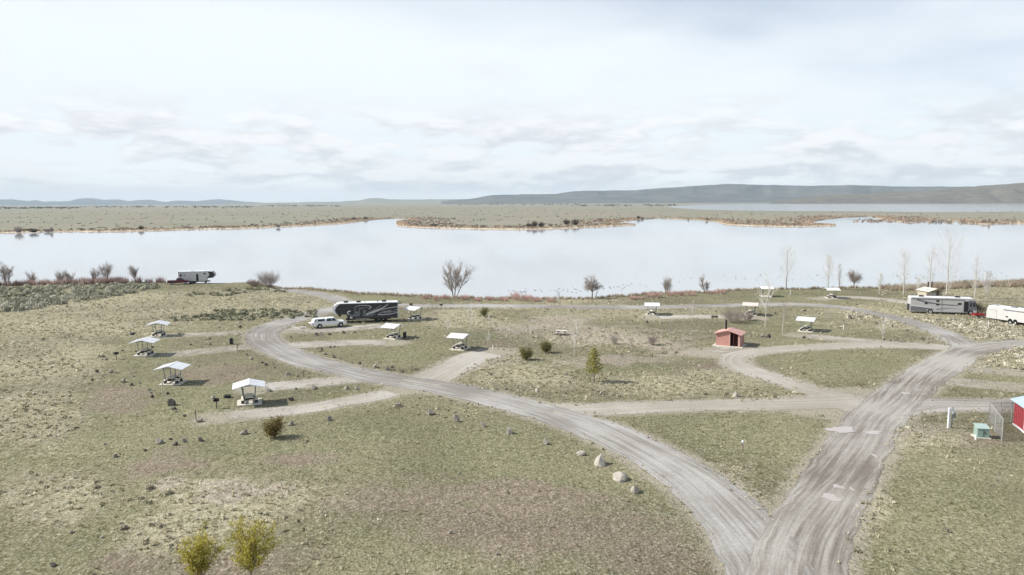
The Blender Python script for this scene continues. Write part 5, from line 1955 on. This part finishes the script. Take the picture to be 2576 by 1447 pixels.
# ------------------------------------------------------------------ ground cover
def tufts(name, P, hgts, width, cols, seed, blades=8, lean=.55, label=None):
    R = np.random.default_rng(seed)
    n = len(P); K = blades
    az = R.uniform(0, 2 * np.pi, (n, K)); ln = R.uniform(.15, 1.0, (n, K)) * lean
    H = hgts[:, None] * R.uniform(.65, 1.2, (n, K))
    off = R.uniform(0, .12, (n, K)) * hgts[:, None] * 1.6
    bx = P[:, 0:1] + np.cos(az) * off; by = P[:, 1:2] + np.sin(az) * off; bz = P[:, 2:3] - .02 + 0 * az
    tx = bx + np.cos(az) * ln * H * 1.3; ty = by + np.sin(az) * ln * H * 1.3; tz = bz + H * (1 - .3 * ln)
    pz = az + np.pi / 2 + R.normal(0, .6, (n, K))
    wd = width * R.uniform(.6, 1.4, (n, K)) * (hgts[:, None] / hgts.mean())
    V = np.stack([np.stack([bx - np.cos(pz) * wd, by - np.sin(pz) * wd, bz], -1), np.stack([bx + np.cos(pz) * wd, by + np.sin(pz) * wd, bz], -1), np.stack([tx, ty, tz], -1)], 2)
    F = np.arange(n * K * 3).reshape(-1, 3)
    c = np.array(cols)[R.integers(0, len(cols), n)] * R.uniform(.75, 1.25, (n, 1))
    c = np.repeat(c, K * 3, axis=0)
    o = np_mesh(name, V.reshape(-1, 3), F, M_LEAF, tint=c)
    kind(o, 'stuff')
    if label:
        o['label'] = label
    return o


PADS = np.array(SHELTER_XY + [tuple(at(1836, 868)[:2]), tuple(at(2340, 757)[:2])])


def land_points(n, y0, y1, seed, half=.82):
    R = np.random.default_rng(seed)
    y = R.uniform(y0, y1, n); x = R.uniform(-1, 1, n) * (half * y + 6)
    ok = (y < shore_y(x) + .5)
    x, y = x[ok], y[ok]
    g = road_gap(x, y)
    R2 = np.random.default_rng(seed + 1)
    ok = (g > -.2 + R2.exponential(.5, len(x)) - .5)
    for (a, b) in PADS:
        ok &= ((x - a) ** 2 + (y - b) ** 2) > 5.5
    x, y = x[ok], y[ok]
    return x, y, zone_weights(x, y)


def build_cover():
    R = np.random.default_rng(5)
    dryc = [(.57, .52, .37), (.46, .415, .28), (.70, .66, .51), (.39, .35, .225)]
    mixc = [(.43, .405, .27), (.33, .315, .195), (.55, .52, .38), (.24, .235, .13)]
    grnc = [(.27, .27, .13), (.345, .34, .18), (.46, .445, .28), (.20, .20, .09)]
    D, G, S = [], [], []
    for (n, y0, y1, hs) in ((26000, 30, 75, 1.0), (34000, 75, 140, 1.15), (30000, 140, 240, 1.45)):
        x, y, z = land_points(n, y0, y1, int(y0))
        nz = fbm(x * .22, y * .22, 8); nz2 = fbm(x * .06, y * .06, 18)
        dry = z[:, 0] * 1.1 + (nz - .5) * 1.6 + (nz2 - .5) * .8 - z[:, 1] * .35 - z[:, 2] * .5
        u = R.random(len(x))
        q = R.random(len(x)) ** 2
        m = (dry + .12 > u * .95)
        D.append(np.c_[x, y, hgt(x, y), hs * (.13 + .26 * q)][m])
        m2 = (~m) & (u < .62 - .3 * z[:, 2])
        G.append(np.c_[x, y, hgt(x, y), hs * (.09 + .11 * q), z[:, 1]][m2])
    D = np.concatenate(D); G = np.concatenate(G)
    tufts('dry_grass', D[:, :3], D[:, 3], .035, dryc, 1, 8, .7, 'dry straw-coloured bunch grass of the rangeland')
    gg = G[:, 4] > R.random(len(G)) * .9
    tufts('green_grass', G[gg][:, :3], G[gg][:, 3], .03, grnc, 2, 6, .9, 'short olive green spring grass on the lawns')
    tufts('mixed_grass', G[~gg][:, :3], G[~gg][:, 3], .03, mixc, 3, 6, .9, 'short faded grass and weeds on the thin turf')




def hummocks():
    R = np.random.default_rng(15)
    out = []
    for (n, y0, y1, f) in ((4200, 30, 80, .62), (7000, 80, 140, .8), (6500, 140, 235, 1.0)):
        x, y, z = land_points(n, y0, y1, int(y0) + 500)
        nz = fbm(x * .16, y * .16, 28)
        q = z[:, 0] * .95 + (nz - .5) * 2.2 - z[:, 1] * .55 - z[:, 2] * .45 - .05
        m = q > R.random(len(x)) * 1.0
        k = R.random(len(x)) ** 2.5
        out.append(np.c_[x, y, hgt(x, y) - .03, f * (.16 + .22 * k), f * (.22 + .40 * k)][m])
    P = np.concatenate(out)
    brush_mass('grass_hummocks', P[:, :3], P[:, 3], P[:, 4], [(.43, .39, .28), (.36, .325, .225), (.50, .465, .35), (.31, .28, .185), (.27, .26, .165)], 51, 22,
               'rounded dry grass hummocks of the rangeland', .115)


def brush_mass(name, P, hh, ww, cols, seed, n_leaf, label, size=.16):
    """low domed shrubs made of leafy sprigs"""
    R = np.random.default_rng(seed)
    n = len(P)
    d = R.normal(size=(n, n_leaf, 3)); d[..., 2] = np.abs(d[..., 2]); d /= np.linalg.norm(d, axis=2)[..., None]
    rad = R.uniform(.55, 1.0, (n, n_leaf, 1))
    C = P[:, None, :] + d * rad * np.stack([ww, ww, hh], -1)[:, None, :]
    C = C.reshape(-1, 3)
    nr = d.reshape(-1, 3) + R.normal(size=C.shape) * .38; nr /= np.linalg.norm(nr, axis=1)[:, None]
    a = R.normal(size=C.shape); a -= nr * (a * nr).sum(1)[:, None]; a /= np.linalg.norm(a, axis=1)[:, None]
    b = np.cross(nr, a)
    s = size * R.uniform(.6, 1.4, (len(C), 1))
    V = np.stack([C - a * s, C + a * s, C + b * s * 1.2], 1).reshape(-1, 3)
    F = np.arange(len(V)).reshape(-1, 3)
    c = np.array(cols)[R.integers(0, len(cols), n)] * R.uniform(.8, 1.2, (n, 1))
    c = np.repeat(c, n_leaf, axis=0) * R.uniform(.8, 1.2, (n * n_leaf, 1))
    o = np_mesh(name, V, F, M_BRUSH, tint=np.repeat(c, 3, axis=0))
    kind(o, 'stuff', label)
    return o


def scatter_px(boxes, seed):
    """spots inside picture polygons given as (x0,x1,y top left,y bottom left,y top right,y bottom right,count)"""
    R = np.random.default_rng(seed); out = []
    for x0, x1, ta, ba, tb, bb, n in boxes:
        for _ in range(n):
            t = R.random(); px = x0 + (x1 - x0) * t
            y0 = ta + (tb - ta) * t; y1 = ba + (bb - ba) * t
            q = at(px, y0 + (y1 - y0) * R.random())
            out.append((q.x, q.y, ground(q.x, q.y)))
    return np.array(out)


build_cover()
hummocks()
SAGE = [(.34, .335, .245), (.40, .39, .295), (.25, .245, .17), (.46, .445, .345)]
P = scatter_px([(-60, 120, 722, 800, 719, 775, 150), (120, 340, 719, 772, 716, 738, 150), (340, 400, 718, 734, 719, 728, 22)], 3)
R = np.random.default_rng(9)
brush_mass('sagebrush', P, R.uniform(.7, 1.2, len(P)), R.uniform(.8, 1.5, len(P)), SAGE, 4, 90, 'grey-green sagebrush field on the left behind the dry slope', .20)
P = scatter_px([(500, 640, 783, 806, 780, 806, 60), (640, 800, 780, 800, 782, 802, 55), (470, 620, 738, 746, 735, 745, 24), (560, 720, 726, 733, 728, 735, 24), (430, 560, 800, 808, 798, 806, 10)], 13)
brush_mass('sagebrush', P, R.uniform(.35, .7, len(P)), R.uniform(.5, 1.1, len(P)), [(.26, .26, .17), (.20, .20, .125), (.33, .325, .22)], 5, 60, 'rows of low sagebrush on the dry slope left of the loop road', .20)
RAB = [(.52, .48, .37), (.45, .415, .31), (.58, .545, .44), (.38, .35, .25)]
P = scatter_px([(2130, 2330, 785, 800, 800, 822, 90), (2330, 2576, 800, 830, 812, 850, 190), (2440, 2576, 820, 855, 830, 858, 60), (2480, 2620, 878, 930, 876, 930, 60)], 23)
P = P[road_gap(P[:, 0], P[:, 1]) > .6]
brush_mass('bunch_grass', P, R.uniform(.28, .52, len(P)), R.uniform(.4, .75, len(P)), RAB, 6, 110, 'pale rounded bunch grass clumps below the motorhome', .11)
# thicket of reddish stems and shore reeds
P = scatter_px([(-80, 100, 716, 722, 713, 718, 420), (100, 310, 712, 718, 710, 715, 420), (310, 420, 710, 714, 709, 712, 40)], 33)
tufts('willow_thicket', P, np.random.default_rng(2).uniform(1.0, 2.3, len(P)), .055, [(.30, .215, .19), (.38, .285, .255), (.23, .155, .14), (.45, .35, .31)], 12, 14, .32, 'reddish brown willow thicket along the left shore')


def shore_points(px0, px1, n, seed, back=(-1.5, 3.0)):
    R = np.random.default_rng(seed)
    xa = at(px0, np.interp(px0, [q[0] for q in _edge_px], [q[1] for q in _edge_px])).x
    xb = at(px1, np.interp(px1, [q[0] for q in _edge_px], [q[1] for q in _edge_px])).x
    x = R.uniform(xa, xb, n); y = shore_y(x) + R.uniform(*back, n)
    return np.c_[x, y, hgt(x, y)]


P = shore_points(640, 2600, 2600, 1)
tufts('shore_reeds', P, np.random.default_rng(3).uniform(.35, .95, len(P)), .05, [(.42, .35, .24), (.34, .27, .19), (.47, .40, .29), (.36, .24, .19)], 14, 9, .5, 'dry reeds and weeds along the near water line')
P = shore_points(2200, 2700, 1400, 2, (-7, 2))
tufts('shore_reeds', P, np.random.default_rng(4).uniform(.8, 1.8, len(P)), .06, [(.48, .42, .31), (.42, .35, .26), (.52, .46, .36), (.40, .30, .25)], 15, 10, .4, 'tall pale dry reeds along the right shore')

# single pale shrubs that stand out
PS = [(1397, 888, 26, 'large pale round shrub in the field left of the pink toilet hut'), (0, 0, 0, '')]
PALE = [(1668, 889, 22, 'pale round shrub in the field, biggest left of the toilet hut'), (1638, 896, 15, 'small pale shrub left of the biggest pale round one'), (1828, 991, 16, 'pale tuft shrub beside the boulder on the link road verge'),
        (1775, 992, 12, 'small pale tuft shrub left of the link road boulders'), (1045, 930, 17, 'pale grass shrub by the stub post at the gravel spur'), (985, 925, 18, 'pale grass shrub on the loop road bank left of the spur'),
        (806, 884, 14, 'pale shrub among the rocks above the loop road'), (375, 1230, 26, 'pale tan shrub on the dry mound at lower left'), (425, 1243, 22, 'pale tan shrub right of the one on the dry mound'),
        (243, 1228, 18, 'pale shrub left of the dry mound at lower left'), (312, 1330, 22, 'tan shrub below the dry mound at lower left'), (405, 1325, 18, 'pale shrub left of the yellow-green trees'),
        (2157, 1388, 18, 'pale tuft shrub near the right verge at the bottom'), (2380, 1335, 18, 'pale tuft shrub in the lower right meadow'), (2510, 1210, 15, 'pale tuft shrub at right of the lower right meadow'),
        (2468, 905, 26, 'pale clump shrub beside the upper main road on the right'), (257, 899, 17, 'grey-green shrub left of the leftmost shelter grill'), (425, 1010, 20, 'tan grass hummock below the third left shelter')]
for i, (px, py, w, lb) in enumerate(PALE):
    p = at(px, py); s = w / ppm(px, py)
    R = np.random.default_rng(300 + i)
    r = empty('pale_shrub', p, 0, lb, 'shrub', 'pale shrubs scattered in the grass')
    n = 260
    d = R.normal(size=(n, 3)); d[:, 2] = np.abs(d[:, 2]); d /= np.linalg.norm(d, axis=1)[:, None]
    C = d * R.uniform(.55, 1, (n, 1)) * np.array([s / 2, s / 2, s * .42])
    cols = SAGE if 'grey-green' in lb else RAB
    leaf_cloud('foliage', C, None, .10, cols, r, 300 + i)
    tw = Twigs()
    for k in range(14):
        tw.add((0, 0, 0), tuple(C[k] * .9), .015, .006)
    tw.mesh('stems', M_TWIG, r, 3)


# ------------------------------------------------------------------ far shore
def far_normal():
    S = FAR_SHORE
    t = np.gradient(S, axis=0); t /= np.linalg.norm(t, axis=1)[:, None] + 1e-9
    return np.c_[-t[:, 1], t[:, 0]]


def far_points(n, lo, hi, seed, xr=(-900, 1100)):
    """spots inland of the far water line"""
    R = np.random.default_rng(seed)
    S, q = spline(FAR_SHORE[(FAR_SHORE[:, 0] > xr[0]) & (FAR_SHORE[:, 0] < xr[1])], 4.0)
    t = np.gradient(S, axis=0); t /= np.linalg.norm(t, axis=1)[:, None] + 1e-9
    N = np.c_[-t[:, 1], t[:, 0]]
    k = R.integers(0, len(S), n)
    off = lo + (hi - lo) * R.random(n) ** 1.5
    return S[k] + N[k] * off[:, None] + t[k] * R.uniform(-3, 3, (n, 1))


def reed_bed():
    S, q = spline(FAR_SHORE[(FAR_SHORE[:, 0] > -1500) & (FAR_SHORE[:, 0] < 1600)], 8.0)
    t = np.gradient(S, axis=0); t /= np.linalg.norm(t, axis=1)[:, None] + 1e-9
    N = np.c_[-t[:, 1], t[:, 0]]
    V = []
    for k in range(len(S)):
        wd = 4 + 16 * fbm(np.array(k * .09), np.array(1.5), 44)
        V += [(*(S[k] - N[k] * 1.5), WATER_Z + .04), (*(S[k] + N[k] * 1.0), PLAIN_Z + .10), (*(S[k] + N[k] * wd), PLAIN_Z + .10)]
    n = len(S)
    ii = np.arange(n * 3).reshape(n, 3)
    F = np.stack([ii[:-1, :-1], ii[:-1, 1:], ii[1:, 1:], ii[1:, :-1]], -1).reshape(-1, 4)[:, ::-1]
    o = np_mesh('reed_bank', np.array(V), F, mat('reed_bank_soil', (.54, .45, .335), .95, .25, .12))
    kind(o, 'structure', 'peach coloured bank along the far water line')
    P2 = far_points(9000, -.5, 16, 3)
    P3 = np.c_[P2, np.full(len(P2), PLAIN_Z)]
    tufts('far_reeds', P3, np.random.default_rng(6).uniform(.6, 1.6, len(P3)), .35, [(.50, .39, .27), (.43, .33, .23), (.54, .44, .32), (.36, .25, .19)], 21, 4, .5, 'dry reeds along the far shore')
    P2 = far_points(2600, 8, 70, 4)
    P3 = np.c_[P2, np.full(len(P2), PLAIN_Z)]
    R = np.random.default_rng(8)
    brush_mass('far_brush', P3, R.uniform(.6, 1.6, len(P3)), R.uniform(1.0, 2.6, len(P3)), [(.30, .235, .18), (.36, .275, .21), (.24, .20, .15), (.40, .30, .235)], 22, 16, 'reddish brush on the plain behind the far shore', .8)
    # brush dots over the plain
    R = np.random.default_rng(10)
    y = 650 + 5200 * R.random(4200) ** 1.7; x = R.uniform(-1, 1, 4200) * .75 * y; y[1500:] = 0
    keep = y > np.interp(x, FAR_SHORE[np.argsort(FAR_SHORE[:, 0]), 0], FAR_SHORE[np.argsort(FAR_SHORE[:, 0]), 1]) + 90
    lk = (y > 1750) & (x > .19 * y)
    keep &= ~lk
    P3 = np.c_[x, y, np.full(len(x), PLAIN_Z)][keep]
    brush_mass('far_brush', P3, R.uniform(.4, 1.2, len(P3)), R.uniform(1, 4, len(P3)), [(.17, .165, .115), (.21, .195, .135), (.14, .135, .095)], 23, 12, 'dark brush dotted over the far plain', .8)


reed_bed()


def at_far(px, py):
    return Vector(at_z(px, py, PLAIN_Z))


FB = [(1330, 572, 12, 16, 'dark bush at the left end of the far spit clump'), (1345, 571, 18, 22, 'tallest dark bush of the far spit clump'), (1362, 571, 16, 20, 'third dark bush of the far spit clump'), (1385, 570, 10, 14, 'small bush right of the far spit clump'),
      (1425, 566, 18, 22, 'dark bush of the right pair on the far spit'), (1447, 566, 18, 24, 'rightmost dark bush on the far spit'), (355, 578, 12, 16, 'lone dark bush on the left far shore'), (47, 585, 18, 26, 'bare bush at the left end of the far shore'),
      (85, 585, 12, 26, 'dark low bush right of the leftmost far bush'), (120, 583, 8, 22, 'low bush on the far left bank'), (130, 583, 14, 8, 'thin bush on the far left bank'), (700, 572, 9, 14, 'small bush where the left far shore narrows'), (890, 553, 8, 18, 'dark bush at the tip of the left far shore'),
      (920, 552, 8, 16, 'second dark bush at the tip of the left far shore'), (1510, 555, 8, 18, 'low bush behind the spit inlet'), (1606, 551, 9, 12, 'dark bush at the head of the middle inlet'), (1616, 551, 7, 9, 'smaller bush at the head of the middle inlet'), (1778, 554, 9, 9, 'bush with reflection on the middle far shore'),
      (2475, 561, 10, 16, 'reddish bush on the right far point'), (2488, 562, 15, 6, 'thin tall bush on the right far point'), (2290, 558, 6, 16, 'low bush on the right far bank'), (1215, 572, 8, 16, 'low bush on the left part of the far spit'), (1090, 569, 7, 26, 'low dark bush at the left point of the far spit')]
for i, (px, py, hp, wp, lb) in enumerate(FB):
    p = at_far(px, py); sc = FPX / p.y
    h, w = hp / sc, wp / sc
    rg = random.Random(500 + i)
    r = empty('far_bush', p, 0, lb, 'bush', 'bushes on the far shore')
    tw = Twigs()
    for k in range(90):
        az = rg.uniform(0, 6.28); rr = rg.random() ** .6 * w / 2
        b = Vector((math.cos(az) * rr * .35, math.sin(az) * rr * .35, 0)); e = Vector((math.cos(az) * rr, math.sin(az) * rr, h * rg.uniform(.45, 1.0) * (1 - .4 * (rr / (w / 2)) ** 2)))
        tw.add(b, e, .12, .06)
        for _ in range(3):
            s = b.lerp(e, rg.uniform(.3, .9)); tw.add(s, s + Vector((rg.gauss(0, w * .08), rg.gauss(0, w * .08), h * .15)), .07, .04)
    tw.mesh('stems', M_TWIGD if 'dark' in lb else M_TWIG, r, 3)

# farm buildings far out on the plain
FH = [(385, 524, 5), (418, 524.5, 4), (698, 519, 5), (752, 519, 4), (988, 517, 4), (1122, 516, 5), (1140, 516.2, 4), (1258, 515, 4), (1282, 515, 3)]
for i, (px, py, wp) in enumerate(FH):
    p = at_far(px, py); sc = FPX / p.y; w = wp / sc
    r = empty('farm_building', p, RAD(10 * i), '%s tiny white farm building from the left on the far plain' % ORD[i], 'building', 'farm buildings on the far plain')
    MB().prism([(-w / 2, 0), (w / 2, 0), (w / 2, w * .3), (0, w * .45), (-w / 2, w * .3)], -w * .35, w * .35).build('wall', M_WHITE, r)
    gable_roof(r, w, w * .7, w * .3, w * .45, w * .05, M_GREYP, w * .02)
# far tree lines
R = np.random.default_rng(44)
TL = [(-60, 200, 523.5, 160), (200, 640, 521, 110), (660, 860, 518.5, 50), (1150, 1460, 515, 50), (1440, 1700, 517, 60)]
for x0, x1, py, n in TL:
    P3 = np.array([at_z(R.uniform(x0, x1), py + R.normal(0, 1.0), PLAIN_Z) for _ in range(n)])
    k = P3[:, 1] / 4000
    brush_mass('far_trees', P3, R.uniform(3, 7, n) * k, R.uniform(4, 12, n) * k, [(.08, .08, .06), (.11, .095, .075), (.13, .10, .08)], 60 + int(x0), 24, 'far-off dark line of trees on the plain', 3.0)


# ------------------------------------------------------------------ waterfowl
def duck_mesh():
    V, F = [], []
    rings = [(-.24, .02, .10), (-.17, .07, .07), (0, .10, .055), (.14, .075, .07), (.20, .04, .12), (.215, .035, .20), (.24, .04, .235), (.29, .02, .23), (.33, .008, .22)]
    for (x, r, z) in rings:
        for k in range(6):
            t = 6.283 * k / 6
            V.append((x, math.cos(t) * r, z + math.sin(t) * r * .75))
    for a in range(len(rings) - 1):
        for k in range(6):
            F.append((a * 6 + k, a * 6 + (k + 1) % 6, a * 6 + 6 + (k + 1) % 6, a * 6 + 6 + k))
    F.append(tuple(range(6))); F.append(tuple((len(rings) - 1) * 6 + k for k in range(5, -1, -1)))
    me = bpy.data.meshes.new('duck')
    me.from_pydata(V, [], F); me.materials.append(mat('dark_plumage', (.03, .03, .032), .7, .3, 8))
    me.polygons.foreach_set('use_smooth', [True] * len(me.polygons))
    return me


DM = duck_mesh()
rng = random.Random(12)
for k in range(120):
    px = rng.choice([rng.uniform(1260, 1560), rng.uniform(1390, 1600), rng.uniform(1600, 2100), rng.uniform(2100, 2570)])
    py = (737 - (px - 1260) * .045 if px < 1700 else 699 - (px - 1900) * .006) + rng.gauss(0, 4)
    if px < 1700:
        py = min(py, float(np.interp(px, [q[0] for q in _edge_px], [q[1] for q in _edge_px])) - 14)
    q = at_z(px, py, WATER_Z)
    o = bpy.data.objects.new('duck', DM)
    COL.objects.link(o)
    o.location = (q[0], q[1], WATER_Z - .02); o.rotation_euler = (0, 0, rng.uniform(0, 6.28)); o.scale = (.9, .9, .9)
    tag(o, 'tiny dark duck swimming in the loose flock near the shore', 'duck', 'flock of ducks on the near water')
